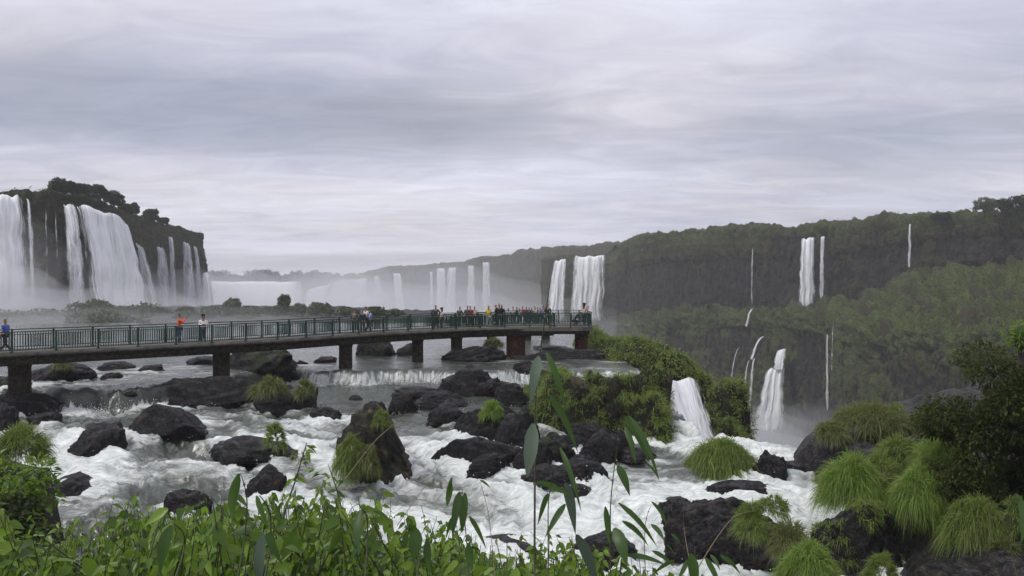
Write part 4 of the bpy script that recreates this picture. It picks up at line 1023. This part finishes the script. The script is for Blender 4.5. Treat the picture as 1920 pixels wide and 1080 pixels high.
# viewing platform at the end
pf = thing('viewing_platform', 'rounded end platform of the walkway above the falls with crowd railing', 'platform', (0, 0, 0))
c0 = br[-1]; 
ring = [(-1.2, 59.0), (3.0, 58.75), (5.6, 58.9), (6.35, 59.4), (6.55, 60.4), (6.4, 63.0), (5.8, 64.0), (2.4, 64.2), (-1.2, 63.6)]
def poly_slab(ring, z0, z1, name, mat, parent):
    n = len(ring); V = [(x, y, z1) for x, y in ring]+[(x, y, z0) for x, y in ring]
    me = bpy.data.meshes.new(name); me.from_pydata(V, [], [list(range(n))[::-1], list(range(n, 2*n))]+[[i, (i+1) % n, n+(i+1) % n, n+i] for i in range(n)])
    me.materials.append(mat); o = bpy.data.objects.new(name, me); sc.collection.objects.link(o); o.parent = parent; return o
poly_slab(ring, DK-.30, DK+.006, 'deck', M['concrete'], pf)
poly_slab([(x*.95+.1, y*.97+1.9) for x, y in ring], DK-.55, DK-.304, 'beam', M['concrete_dark'], pf)
rr_ = np.array([(x, y+.08) if y < 60 else (x-.06, y) for x, y in ring])
railing(resample(rr_[1:7], .9), DK, pf, step=1.5)
railing(resample(rr_[6:], .9), DK, pf, step=1.6)
# far branch of the walkway
fb = thing('footbridge', 'more distant branch of the walkway crowded with sightseers', 'footbridge', (0, 0, 0))
DF = -4.95
FP = resample(np.array([[-6.5, 71], [-3, 74], [0, 75.5], [4.0, 76]]), 1.0)
ribbon(FP, 1.2, DF-.25, DF, 'deck', M['concrete'], fb); railing(off_line(FP, -1.1), DF, fb); railing(off_line(FP, 1.1), DF, fb)
def pier(root, px, dtop, w, d, zb, zt, mat):
    x = (px-960)/F*d; r = w/2*d/F; mb = MB()
    mb.tube([(x, d, zb-1.6), (x, d, zb), (x, d, zt-.25), (x, d, zt)], [r*1.12, r*1.03, r, r*1.15], 12)
    return mb.build('pier', M[mat], root, True)
for px, w, d, b in ((37, 37, 41.2, 742), (415, 30, 47.0, 710), (648, 25, 52.6, 692), (783, 21, 56.4, 670), (856, 21, 58.2, 664)):
    pier(bridge, px, 0, w, d, -6.9, DK-.715, 'concrete_dark')
pier(pf, 967, 0, 35, 60.2, -7.6, DK-.545, 'rust_conc'); pier(pf, 1090, 0, 25, 60.8, -7.0, DK-.545, 'rust_conc')
pier(fb, 989, 0, 14, 75.5, -7.0, DF-.245, 'concrete_dark'); pier(fb, 1023, 0, 16, 75.7, -7.0, DF-.245, 'concrete_dark')
pier(fb, 920, 0, 14, 74.5, -7.0, DF-.245, 'concrete_dark')
mb = MB(); mb.box((0, 0, 0), (.62, .05, .46)); 
# ------------------------------------------------------------------ people
_mc = {}
def cmat(col, rough=.8):
    k = tuple(col)
    if k not in _mc: _mc[k] = simple('cloth', col, rough, 0, 20, .12)
    return _mc[k]
SKIN = (.26, .145, .095)
def skin_mesh(name, verts, edges, radii, mat, parent, sub=1):
    me = bpy.data.meshes.new('tmp'); me.from_pydata(verts, edges, []); o = bpy.data.objects.new('tmp', me); sc.collection.objects.link(o)
    md = o.modifiers.new('s', 'SKIN'); md.use_smooth_shade = True
    for i, r in enumerate(radii): me.skin_vertices[0].data[i].radius = (r, r) if not isinstance(r, tuple) else r
    me.skin_vertices[0].data[0].use_root = True
    o.modifiers.new('u', 'SUBSURF').levels = sub
    dg = bpy.context.evaluated_depsgraph_get(); m2 = bpy.data.meshes.new_from_object(o.evaluated_get(dg)); bpy.data.objects.remove(o)
    m2.name = name; m2.materials.clear(); m2.materials.append(mat)
    for p in m2.polygons: p.use_smooth = True
    q = bpy.data.objects.new(name, m2); sc.collection.objects.link(q); q.parent = parent; return q
def person(x, y, z, rz, label, shirt=(.5, .5, .5), pants=(.03, .035, .05), hair=(.012, .01, .009), H=1.72, arms='down', hand=True, stride=.12, lean=0., sleeve=False, longhair=False, crouch=0, group=None, bag=None):
    root = thing('person', label, 'person', (x, y, z), rz, group); s = H/1.72
    hip = .92-crouch; V = []; E = []; R = []
    def v(p, r): V.append((p[0]*s, p[1]*s, p[2]*s)); R.append((r[0]*s, r[1]*s) if isinstance(r, tuple) else r*s); return len(V)-1
    L = lean
    pel = v((0, 0, hip), (.145, .105)); wa = v((0, -L*.3, hip+.18), (.13, .095)); ch = v((0, -L*.8, hip+.40), (.155, .11)); nk = v((0, -L*1.1, hip+.55), .055)
    hd0 = v((0, -L*1.2-.01, hip+.63), .075); hd1 = v((0, -L*1.25-.015, hip+.72), .098); hd2 = v((0, -L*1.3, hip+.79), .072)
    nose = v((0, -L*1.25-.118, hip+.70), .014)
    E += [(pel, wa), (wa, ch), (ch, nk), (nk, hd0), (hd0, hd1), (hd1, hd2), (hd1, nose)]
    legs = []
    for sd, st in ((-1, stride), (1, -stride)):
        kx = crouch*.75
        h = v((sd*.09, 0, hip-.06), .085); k = v((sd*.10, -st*.5-kx, .48-crouch*.1), .058); a = v((sd*.10, -st*.2+st*.9, .09), .042); f = v((sd*.11, -st*.2+st*.9-.14, .035), .036)
        E += [(pel, h), (h, k), (k, a), (a, f)]; legs.append((h, k, a, f))
    al = []
    for sd in (-1, 1):
        mode = arms if isinstance(arms, str) else arms[0 if sd < 0 else 1]
        sh = v((sd*.185, -L*.9, hip+.46), .052)
        tg = {'down': ((.235, .02, .17), (.225, -.06, -.07)), 'rail': ((.26, -.08, .22), (.18, -.36, .16)), 'photo': ((.22, -.16, .28), (.07, -.34, .50)), 'fold': ((.25, -.03, .2), (.02, -.2, .22)), 'hip': ((.33, .06, .2), (.17, -.02, .02))}[mode]
        el = v((sd*tg[0][0], tg[0][1]-L*.7, hip+tg[0][2]), .040); wr = v((sd*tg[1][0], tg[1][1]-L*.7, hip+tg[1][2]), .027)
        dv = np.array(tg[1])-np.array(tg[0]); dv /= np.linalg.norm(dv); w0 = np.array([sd*tg[1][0], tg[1][1]-L*.7, hip+tg[1][2]])
        dv = np.array([sd*dv[0], dv[1], dv[2]]); pm = v(w0+dv*.07, (.034, .020)); E += [(ch, sh), (sh, el), (el, wr), (wr, pm)]
        al.append((sh, el, wr, pm))
        if hand:
            side = np.cross(dv, (sd*1., 0, 0)); side = side/(np.linalg.norm(side)+1e-6)
            if np.linalg.norm(side) < .5: side = np.array([0, 1., 0])
            for q, ln in enumerate((.065, .078, .07, .055)):
                f1 = v(w0+dv*(.09+ln*.5)+side*(q-1.5)*.018, .009); f2 = v(w0+dv*(.09+ln)+side*(q-1.5)*.02+np.array([-sd*.012, 0, -.01]), .008); E += [(pm, f1), (f1, f2)]
            t1 = v(w0+dv*.06+side*-.045, .010); t2 = v(w0+dv*.09+side*-.055, .009); E += [(pm, t1), (t1, t2)]
    thin = {pel, wa, ch}|{l[0] for l in legs}|{l[1] for l in legs}|{a_[0] for a_ in al}
    RB = [(tuple(c*.78 for c in r) if isinstance(r, tuple) else r*.78) if i in thin else r for i, r in enumerate(R)]
    skin_mesh('body', V, E, RB, cmat(SKIN), root)
    def sub(ids, edges, grow, name, mat, cut=None):
        mp = {i: k for k, i in enumerate(ids)}; vv = [V[i] for i in ids]
        rr = [tuple(c+grow*s for c in R[i]) if isinstance(R[i], tuple) else R[i]+grow*s for i in ids]
        if cut:
            for i, (j, t) in cut.items(): vv[mp[i]] = tuple(V[j][k]*(1-t)+V[i][k]*t for k in range(3))
        return skin_mesh(name, vv, [(mp[a], mp[b]) for a, b in edges], rr, mat, root)
    ids = [pel, wa, ch, al[0][0], al[0][1], al[1][0], al[1][1]]; ed = [(pel, wa), (wa, ch), (ch, al[0][0]), (al[0][0], al[0][1]), (ch, al[1][0]), (al[1][0], al[1][1])]; cut = {al[0][1]: (al[0][0], .7), al[1][1]: (al[1][0], .7)}
    if sleeve: ids += [al[0][2], al[1][2]]; ed += [(al[0][1], al[0][2]), (al[1][1], al[1][2])]; cut = {}
    sub(ids, ed, .018, 'shirt', cmat(shirt), cut)
    ids = [pel]+[i for l in legs for i in l[:3]]; ed = [e for l in legs for e in ((pel, l[0]), (l[0], l[1]), (l[1], l[2]))]
    sub(ids, ed, .014, 'trousers', cmat(pants))
    for l in legs: sub([l[2], l[3]], [(l[2], l[3])], .008, 'shoe', cmat((.05, .05, .05)))
    hv = [tuple(np.array(V[hd1])+np.array((0, .03, .035))*s), tuple(np.array(V[hd2])+np.array((0, .012, .012))*s)]; he = [(0, 1)]; hr = [.112*s, .095*s]
    if longhair: hv += [tuple(np.array(V[hd0])+np.array((0, .06, -.02))*s), tuple(np.array(V[nk])+np.array((0, .10, -.12))*s)]; he += [(0, 2), (2, 3)]; hr += [.075*s, .05*s]
    skin_mesh('hair', hv, he, hr, cmat(hair), root)
    return root
def on_bridge(px, off=1.2):
    p = [a for a, b in BRP]; d = float(np.interp(px, p, [b for a, b in BRP])); return (px-960)/F*(d+off), d+off
def pb(px, off, *a, z=DK, **k): x, y = on_bridge(px, off); return person(x, y, z, *a, **k)
pb(10, 1.0, radians(-95), 'person in a blue shirt and dark shorts walking at the left end of the walkway', (.03, .10, .42), (.02, .02, .025), H=1.74, stride=.3, hair=(.1, .09, .08), arms='down')
pb(336, .75, radians(120), 'person in an orange red shirt and jeans pointing a phone at the falls', (.75, .085, .02), (.06, .09, .15), H=1.80, arms='photo', sleeve=True)
pb(381, .7, radians(25), 'long haired person in a white top and jeans on the walkway', (.75, .72, .70), (.045, .07, .12), H=1.66, arms='fold', longhair=True, sleeve=True)
pb(664, 1.9, radians(180), 'person in a grey green jacket at the far railing left of the group of three', (.10, .11, .09), H=1.62, arms='rail', sleeve=True, lean=.06)
pb(680, .8, radians(30), 'person in a dark navy top at the left of the group of three', (.02, .02, .05), (.10, .09, .10), H=1.66, sleeve=True)
pb(686, 1.6, radians(150), 'tallest person with a white shirt in the group of three', (.6, .62, .66), (.03, .03, .05), H=1.84)
pb(694, 1.2, radians(-60), 'person in a light blue shirt at the right of the group of three', (.25, .38, .75), (.03, .03, .05), H=1.64)
pb(817, .8, radians(10), 'broad person in a dark checked shirt with hands on hips', (.028, .028, .03), (.03, .03, .03), H=1.82, arms='hip', sleeve=True)
pb(828, 1.2, radians(-40), 'small person in a pale top beside the broad dark one', (.55, .56, .50), (.08, .07, .07), H=1.56, longhair=True)
pb(861, 2.0, radians(160), 'lone person in dark clothes at the far railing', (.03, .03, .035), H=1.6, arms='rail', lean=.1, sleeve=True)
pb(876, 1.9, radians(170), 'person in black crouching close to the maroon shirt', (.03, .025, .03), H=1.66, arms='rail', lean=.1, sleeve=True)
pb(883, 1.4, radians(200), 'person in a maroon shirt with bent back', (.09, .02, .025), H=1.66, arms='fold', lean=.15)
pb(890, 1.9, radians(190), 'person in a pinkish white top beside the maroon shirt', (.5, .35, .34), H=1.6, arms='rail', lean=.12)
pb(916, 1.0, radians(20), 'person in a bright yellow shirt and pale trousers', (.75, .60, .03), (.5, .5, .52), H=1.7, arms='down')
pb(930, 1.3, radians(-100), 'dark dressed person just right of the yellow shirt', (.02, .02, .025), H=1.74, sleeve=True)
pb(936, .9, radians(10), 'tall person in black in the middle of the dark group', (.012, .012, .014), H=1.84, arms='hip', sleeve=True)
pb(941, 1.4, radians(-20), 'person in charcoal at the right of the dark group', (.02, .02, .022), H=1.72, sleeve=True)
pb(1027, 1.0, radians(170), 'person in black standing at the corner of the end platform', (.012, .014, .02), H=1.74, arms='rail', sleeve=True, z=DK+.006)
person(5.85, 60.4, DK+.006, radians(120), 'dark haired person in a pale pink top at the tip of the platform', (.6, .38, .36), (.02, .05, .06), H=1.8, arms='photo', longhair=True)
person(5.05, 60.3, DK+.006, radians(70), 'person crouching low behind the platform railing', (.02, .03, .03), (.02, .02, .02), H=1.7, crouch=.45, arms='rail', lean=.3, sleeve=True)
cols = [((.45, .45, .45), 'in a light grey top'), ((.7, .7, .7), 'in a plain white top'), ((.03, .03, .04), 'in black'), ((.6, .55, .5), 'in a cream top'), ((.35, .03, .05), 'in a dark red top'), ((.30, .04, .06), 'in a crimson jacket'),
        ((.02, .02, .03), 'in a navy hooded top'), ((.25, .22, .2), 'in a brown top'), ((.5, .5, .48), 'in a beige shirt'), ((.7, .7, .68), 'in a bright white shirt'), ((.3, .16, .45), 'in a violet top'), ((.35, .25, .55), 'in a lilac top'), ((.25, .35, .6), 'in a pale blue top')]
cpx = [953, 962, 969, 974, 980, 987, 992, 997, 1003, 1008, 1013, 1018, 1022]
for i, (p_, (c_, l_)) in enumerate(zip(cpx, cols)):
    d_ = 74.9+.8*((i*7) % 3)/2; person((p_-960)/F*d_, d_, DF, radians(150+37*i % 70), 'sightseer %s on the far walkway, %s of the row' % (l_, ['first', 'second', 'third', 'fourth', 'fifth', 'sixth', 'seventh', 'eighth', 'ninth', 'tenth', 'eleventh', 'twelfth', 'last'][i]), c_, H=1.58+.03*((i*5) % 7), hand=False, sleeve=i % 2 == 0, group='sightseers crowding the far walkway')

# ------------------------------------------------------------------ foreground undergrowth
def undergrowth():
    top = [(-80, 940), (0, 958), (60, 975), (110, 985), (160, 975), (230, 955), (300, 945), (350, 925), (400, 912), (450, 935), (520, 940), (570, 925), (640, 905), (700, 925), (740, 965), (800, 985), (860, 1000), (930, 1015), (1000, 1025), (1060, 1035), (1160, 1050), (1260, 1062), (1400, 1110), (1500, 1170), (2400, 1180)]
    tx = np.array([t[0] for t in top]); ty = np.array([t[1] for t in top])
    ps = []; mb = MB()
    for k in range(2000):
        px = rng.uniform(-80, 1120) if k < 1120 else rng.uniform(960, 1300) if k < 1390 else rng.uniform(-900, -80) if k < 1720 else rng.uniform(1300, 2400); d = rng.uniform(3.6, 7.5)
        yt = np.interp(px, tx, ty)-6+rng.exponential(40)+rng.normal(0, 16)+(7.5-d)*14+22*math.sin(px*.021+d)
        tip = PX(px, yt, d); h = rng.uniform(.5, 1.0); bend = rng.normal(0, .12, 3); base = tip-np.array([bend[0]*2, bend[1]*2, h])
        m = 9; t = np.linspace(0, 1, m); st = base[None]+(tip-base)[None]*t[:, None]+np.array([0, 0, 1.])*0
        mb.tube(st[::4], [.006, .004, .002], 4)
        ang0 = rng.uniform(0, 2*pi); L0 = rng.choice([.05, .075, .10, .135])
        nl = 11; tt = rng.uniform(.25, 1, nl); an = ang0+np.arange(nl)*2.4+rng.normal(0, .4, nl)
        dr = np.stack([np.cos(an), np.sin(an), rng.uniform(-1.5, .3, nl)], -1); nr = np.array([0, 0, 1.])+rng.normal(0, .6, (nl, 3)); nr[:, 1] -= .7
        L = L0*rng.uniform(.6, 1.15, nl); ps.append(leaves(base+(tip-base)*tt[:, None], dr, nr, L, L*rng.uniform(.42, .6, nl), .16))
    V, Fq = join(ps); o = mesh_np('undergrowth', V, Fq, M['leaf']); tag(o, kind='stuff')
    o = mb.build('undergrowth_stems', M['stem']); tag(o, kind='stuff')
undergrowth()
# bamboo-like stalks, each a plant of its own
def reed(stem, d, leaves_, label, sw=3.0, stemmat='stem', name='bamboo_stalk'):
    """stem: picture points; leaves_: (x0,y0,x1,y1,width px[,'p'])"""
    s = np.array([PX(a, b, d) for a, b in stem]); base = s[0].copy(); root = thing(name, label, 'plant', base)
    t = np.linspace(0, 1, len(s)); tt = np.linspace(0, 1, 14); q = np.stack([np.interp(tt, t, s[:, k]) for k in range(3)], -1)-base
    q[:, 1] += .12*np.sin(tt*3)
    mb = MB(); mb.tube(q, np.linspace(sw/2*d/F, sw/2*d/F*.35, 14), 6)
    for k in (3, 6, 9, 11): mb.tube([q[k]-(q[k]-q[k-1])*.04, q[k]+(q[k]-q[k-1])*.04], [sw/2*d/F*1.4]*2, 6)
    mb.build('stem', M[stemmat], root, True)
    for lf in leaves_:
        x0, y0, x1, y1, w = lf[:5]; pale = len(lf) > 5
        a = PX(x0, y0, d)-base; b = PX(x1, y1, d+rng.uniform(-.15, .15))-base; n = 9; u = np.linspace(0, 1, n); L = np.linalg.norm(b-a)
        c = a[None]+(b-a)[None]*u[:, None]; c[:, 2] += L*.10*np.sin(u*pi)*(1 if abs(x1-x0) > 12 else 0); c[:, 1] -= L*.12*np.sin(u*pi)
        side = np.cross(b-a, (rng.normal(0, .3), 1, rng.normal(0, .3))); side /= np.linalg.norm(side)
        ww = w/2*d/F*np.array([.25, .75, 1, 1, .95, .82, .6, .33, .03])
        V = np.stack([c-side*ww[:, None], c+np.array([0, 1., 0])*(ww*.35)[:, None], c+side*ww[:, None]], 1).reshape(-1, 3)
        Fq = [[i*3+e, i*3+e+1, i*3+e+4, i*3+e+3] for i in range(n-1) for e in (0, 1)]
        mesh_np('leaf', V, Fq, M['bamboo_pale' if pale else 'bamboo'], root)
    return root
reed([(1002, 1110), (1004, 900), (1006, 720), (1018, 640), (1033, 522)], 3.2, [(1010, 668, 994, 760, 20, 'p'), (1000, 794, 988, 896, 26, 'p'), (1024, 660, 1062, 772, 13), (1030, 740, 1084, 850, 14), (1004, 905, 1060, 925, 12), (1028, 925, 1008, 985, 10)],
     'tallest bamboo-like stalk rising past the end platform, with hanging grey green blades', 5)
reed([(1028, 1110), (1030, 960), (1040, 900), (1020, 850)], 3.0, [(1060, 905, 1079, 1002, 20, 'p'), (1060, 945, 1022, 1008, 12), (1082, 1002, 1118, 1100, 26, 'p'), (1030, 915, 1072, 930, 10), (1050, 840, 1090, 960, 10)], 'bent stalk right of the tallest one with a broad pale blade', 3)
reed([(1145, 1110), (1150, 960), (1165, 840), (1175, 760)], 3.3, [(1172, 782, 1218, 868, 15), (1172, 800, 1192, 872, 12), (1180, 780, 1236, 900, 12), (1158, 873, 1181, 930, 17), (1135, 950, 1142, 1020, 12), (1152, 990, 1176, 1062, 24), (1170, 1040, 1250, 1060, 10), (1205, 865, 1236, 900, 5)],
     'stalk with drooping blades in front of the lower rapid', 3)
reed([(1212, 1110), (1218, 1010), (1222, 950)], 3.4, [(1160, 943, 1232, 1025, 10), (1167, 977, 1216, 1024, 10), (1221, 983, 1247, 1017, 9), (1258, 1000, 1278, 1024, 6), (1223, 1033, 1262, 1060, 9), (1265, 1050, 1222, 1078, 8), (1250, 1022, 1266, 1042, 7)], 'slender stalk with many narrow slanting leaves left of the massive boulder', 2)
reed([(1310, 1110), (1316, 1040), (1318, 1000)], 3.2, [(1296, 1038, 1302, 1100, 20), (1322, 1045, 1352, 1110, 12), (1350, 1040, 1388, 1076, 8), (1332, 1040, 1350, 1070, 7), (1290, 1050, 1270, 1090, 9), (1222, 940, 1250, 985, 10)], 'low leafy sprig at the bottom in front of the massive boulder', 2)
reed([(880, 1110), (872, 1030), (862, 950), (866, 920)], 3.0, [(862, 922, 848, 1010, 18), (872, 924, 866, 1000, 16), (846, 905, 838, 950, 12), (848, 895, 836, 930, 8), (880, 968, 912, 1030, 9), (878, 1018, 884, 1070, 16), (852, 968, 836, 1010, 9)], 'leafy stalk with folded twin blades at the bottom centre', 3)
reed([(682, 1110), (678, 1000), (676, 956)], 2.9, [(676, 956, 668, 1030, 20), (700, 958, 732, 975, 7), (676, 1020, 655, 1060, 16)], 'single blade rising out of the leafy bushes', 4)
reed([(492, 1110), (488, 1000), (484, 932)], 2.7, [(480, 930, 504, 990, 18), (492, 1000, 488, 1100, 22, 'p'), (500, 1000, 530, 1060, 14)], 'broad bladed stalk standing in the leafy bushes at the left', 5)
reed([(440, 1110), (442, 980), (448, 890)], 2.9, [(448, 888, 436, 975, 18)], 'upright dark blade among the left leafy bushes', 4)
reed([(318, 1110), (318, 1040), (320, 985)], 2.6, [(322, 985, 300, 1080, 22)], 'wide dark blade low in the left leafy bushes', 4)
reed([(776, 1110), (782, 1050), (786, 1000)], 3.0, [(782, 992, 776, 1050, 26), (762, 1000, 758, 1030, 12), (800, 1010, 806, 1070, 14)], 'pale green rolled leaf plant right of the leafy bushes', 3)
reed([(1915, 1110), (1912, 1000), (1908, 930)], 5.0, [(1912, 930, 1914, 1020, 14), (1904, 925, 1918, 960, 8)], 'green blade at the right picture edge', 3)
# dry stalks and the climbing sprig
reed([(642, 905), (700, 830), (735, 800), (768, 775)], 6.0, [], 'dry straw leaning across the tallest boulder', 2, 'straw', 'grass_stalk')
reed([(745, 985), (790, 925), (812, 905)], 5.0, [(796, 908, 812, 918, 3)], 'arching dry seed stalk over the white water', 1.6, 'straw', 'grass_stalk')
reed([(928, 1080), (915, 980), (900, 905)], 4.0, [(900, 900, 920, 915, 5)], 'thin upright stalk left of the tallest bamboo stalk', 1.8, 'straw', 'grass_stalk')
reed([(1300, 1080), (1385, 985), (1420, 960)], 4.0, [], 'dry straw slanting in front of the massive boulder', 2, 'straw', 'grass_stalk')
reed([(1295, 1060), (1292, 1000), (1286, 945)], 4.0, [], 'hair-thin upright straw before the massive boulder', 1.4, 'straw', 'grass_stalk')
def sprig():
    root = thing('sprig', 'thin sprig with paired leaflets reaching over the river above the bushes', 'plant', PX(525, 990, 5.5)); b = PX(525, 990, 5.5)
    pts = [(525, 990), (540, 940), (556, 895), (566, 860), (575, 830)]; mb = MB(); q = np.array([PX(a, c, 5.5)-b for a, c in pts]); mb.tube(q, np.linspace(.008, .003, 5), 5)
    q2 = np.array([PX(a, c, 5.5)-b for a, c in [(640, 960), (632, 920), (622, 890), (615, 870)]]); mb.tube(q2, [.006, .005, .004, .002], 5); mb.build('stem', M['stem'], root, True)
    at = np.array([PX(a, c, 5.5)-b for a, c in [(540, 940), (545, 925), (556, 895), (560, 888), (566, 862), (574, 835), (580, 838), (575, 845), (590, 880), (598, 885), (606, 888), (548, 898), (600, 890), (630, 920), (622, 895), (615, 905), (640, 900), (650, 898), (660, 905), (690, 915), (700, 930)] for _ in (0, 1)])
    n = len(at); an = rng.uniform(0, 2*pi, n); dr = np.stack([np.cos(an), np.sin(an)*.4, rng.uniform(-.8, .1, n)], -1); V, Fq = leaves(at, dr, rng.normal(0, .5, (n, 3))+[0, -.5, .8], rng.uniform(.05, .09, n), rng.uniform(.02, .035, n)); mesh_np('foliage', V, Fq, M['leaf'], root)
sprig()
# ------------------------------------------------------------------ thrown spray
def spray():
    pts = []
    for (rx, ry, a, b) in ROCKS:
        if ry > 44 or a < .3: continue
        n = int(70*min(a, 3)); t = rng.uniform(-pi, pi, n); r = 1.02+np.abs(rng.normal(0, .05, n))
        x = rx+np.cos(t)*a*r; y = ry+np.sin(t)*b*r; k = (x < 12)&(fbm(np.stack([x*.9, y*.9, x*0], -1), 2) > .02); x, y = x[k], y[k]
        pts.append(np.stack([x, y, level(x, y)+.05+rng.exponential(.10, len(x))], -1))
    n = 2600; x = rng.uniform(-13, 3, n); y = dlip(x)-.5-rng.exponential(.18, n); pts.append(np.stack([x, y, level(x, y)+rng.exponential(.12, n)], -1))
    n = 1400; x = rng.uniform(-25, -17, n); y = dlip(x)-.6-rng.exponential(.5, n); pts.append(np.stack([x, y, level(x, y)+rng.exponential(.14, n)], -1))
    n = 2; x = rng.uniform(8.2, 12, n); y = rng.uniform(36, 41, n); pts.append(np.stack([x, y, -8.3+rng.exponential(.3, n)], -1))
    V, Fq = cards(np.concatenate(pts), .028); o = mesh_np('spray', V, Fq, simple('water_drops', (.8, .82, .82), .4)); tag(o, kind='stuff')
spray()
# ------------------------------------------------------------------ mist and haze
def mist(c, r, dens, seed, col=(.93, .94, .97)):
    V, Fc = ICO[4]; o_ = np.random.default_rng(seed).uniform(-40, 40, 3); p = V*(1+.42*fbm(V*1.5+o_, 4))[:, None]*np.array(r)
    o = mesh_np('mist', p, Fc, mist_mat('mist_air', dens, col)); o.location = [float(v) for v in c]; tag(o, kind='stuff')
def mpx(px, py, d, w, h, dep, dens, seed):
    for k, (sc_, f) in enumerate(((1.15, .16), (.85, .3), (.58, .5))):
        mist(PX(px+(k-1)*w*.06, py+(k*.5)*h*.12, d+k*.7), (w/2*d/F*sc_, dep*sc_, h/2*d/F*sc_), dens*f, seed*10+k)
mpx(10, 640, 150, 340, 220, 18, .12, 1); mpx(0, 540, 150, 180, 260, 12, .04, 2)
mpx(240, 640, 168, 420, 200, 18, .12, 3); mpx(200, 590, 176, 260, 230, 10, .035, 4)
mpx(370, 630, 250, 340, 190, 30, .07, 5); mpx(405, 585, 420, 260, 170, 60, .022, 6)
mpx(480, 590, 780, 460, 140, 90, .011, 7); mpx(655, 580, 840, 200, 160, 90, .016, 8)
mpx(800, 620, 640, 640, 240, 120, .014, 9); mpx(1040, 640, 470, 460, 140, 40, .014, 10)
mpx(1450, 870, 225, 380, 190, 26, .045, 11); mpx(1480, 870, 240, 640, 240, 26, .006, 12)
mpx(1160, 690, 420, 360, 180, 40, .008, 13); mpx(1515, 570, 325, 90, 70, 8, .012, 15)
mpx(850, 560, 580, 900, 300, 50, .003, 18); mpx(1440, 800, 275, 150, 80, 10, .03, 19)
mpx(60, 606, 104, 500, 90, 8, .06, 16); mpx(420, 602, 112, 520, 70, 8, .035, 17)
def haze():
    V = np.array([(x, y, z) for x in (-1300, 1300) for y in (-60, 1900) for z in (-67, 45)], float)
    o = mesh_np('haze', V, [[0, 1, 3, 2], [4, 6, 7, 5], [0, 4, 5, 1], [2, 3, 7, 6], [0, 2, 6, 4], [1, 5, 7, 3]], mist_mat('haze_air', .00032), smooth=False); tag(o, kind='stuff')
haze()
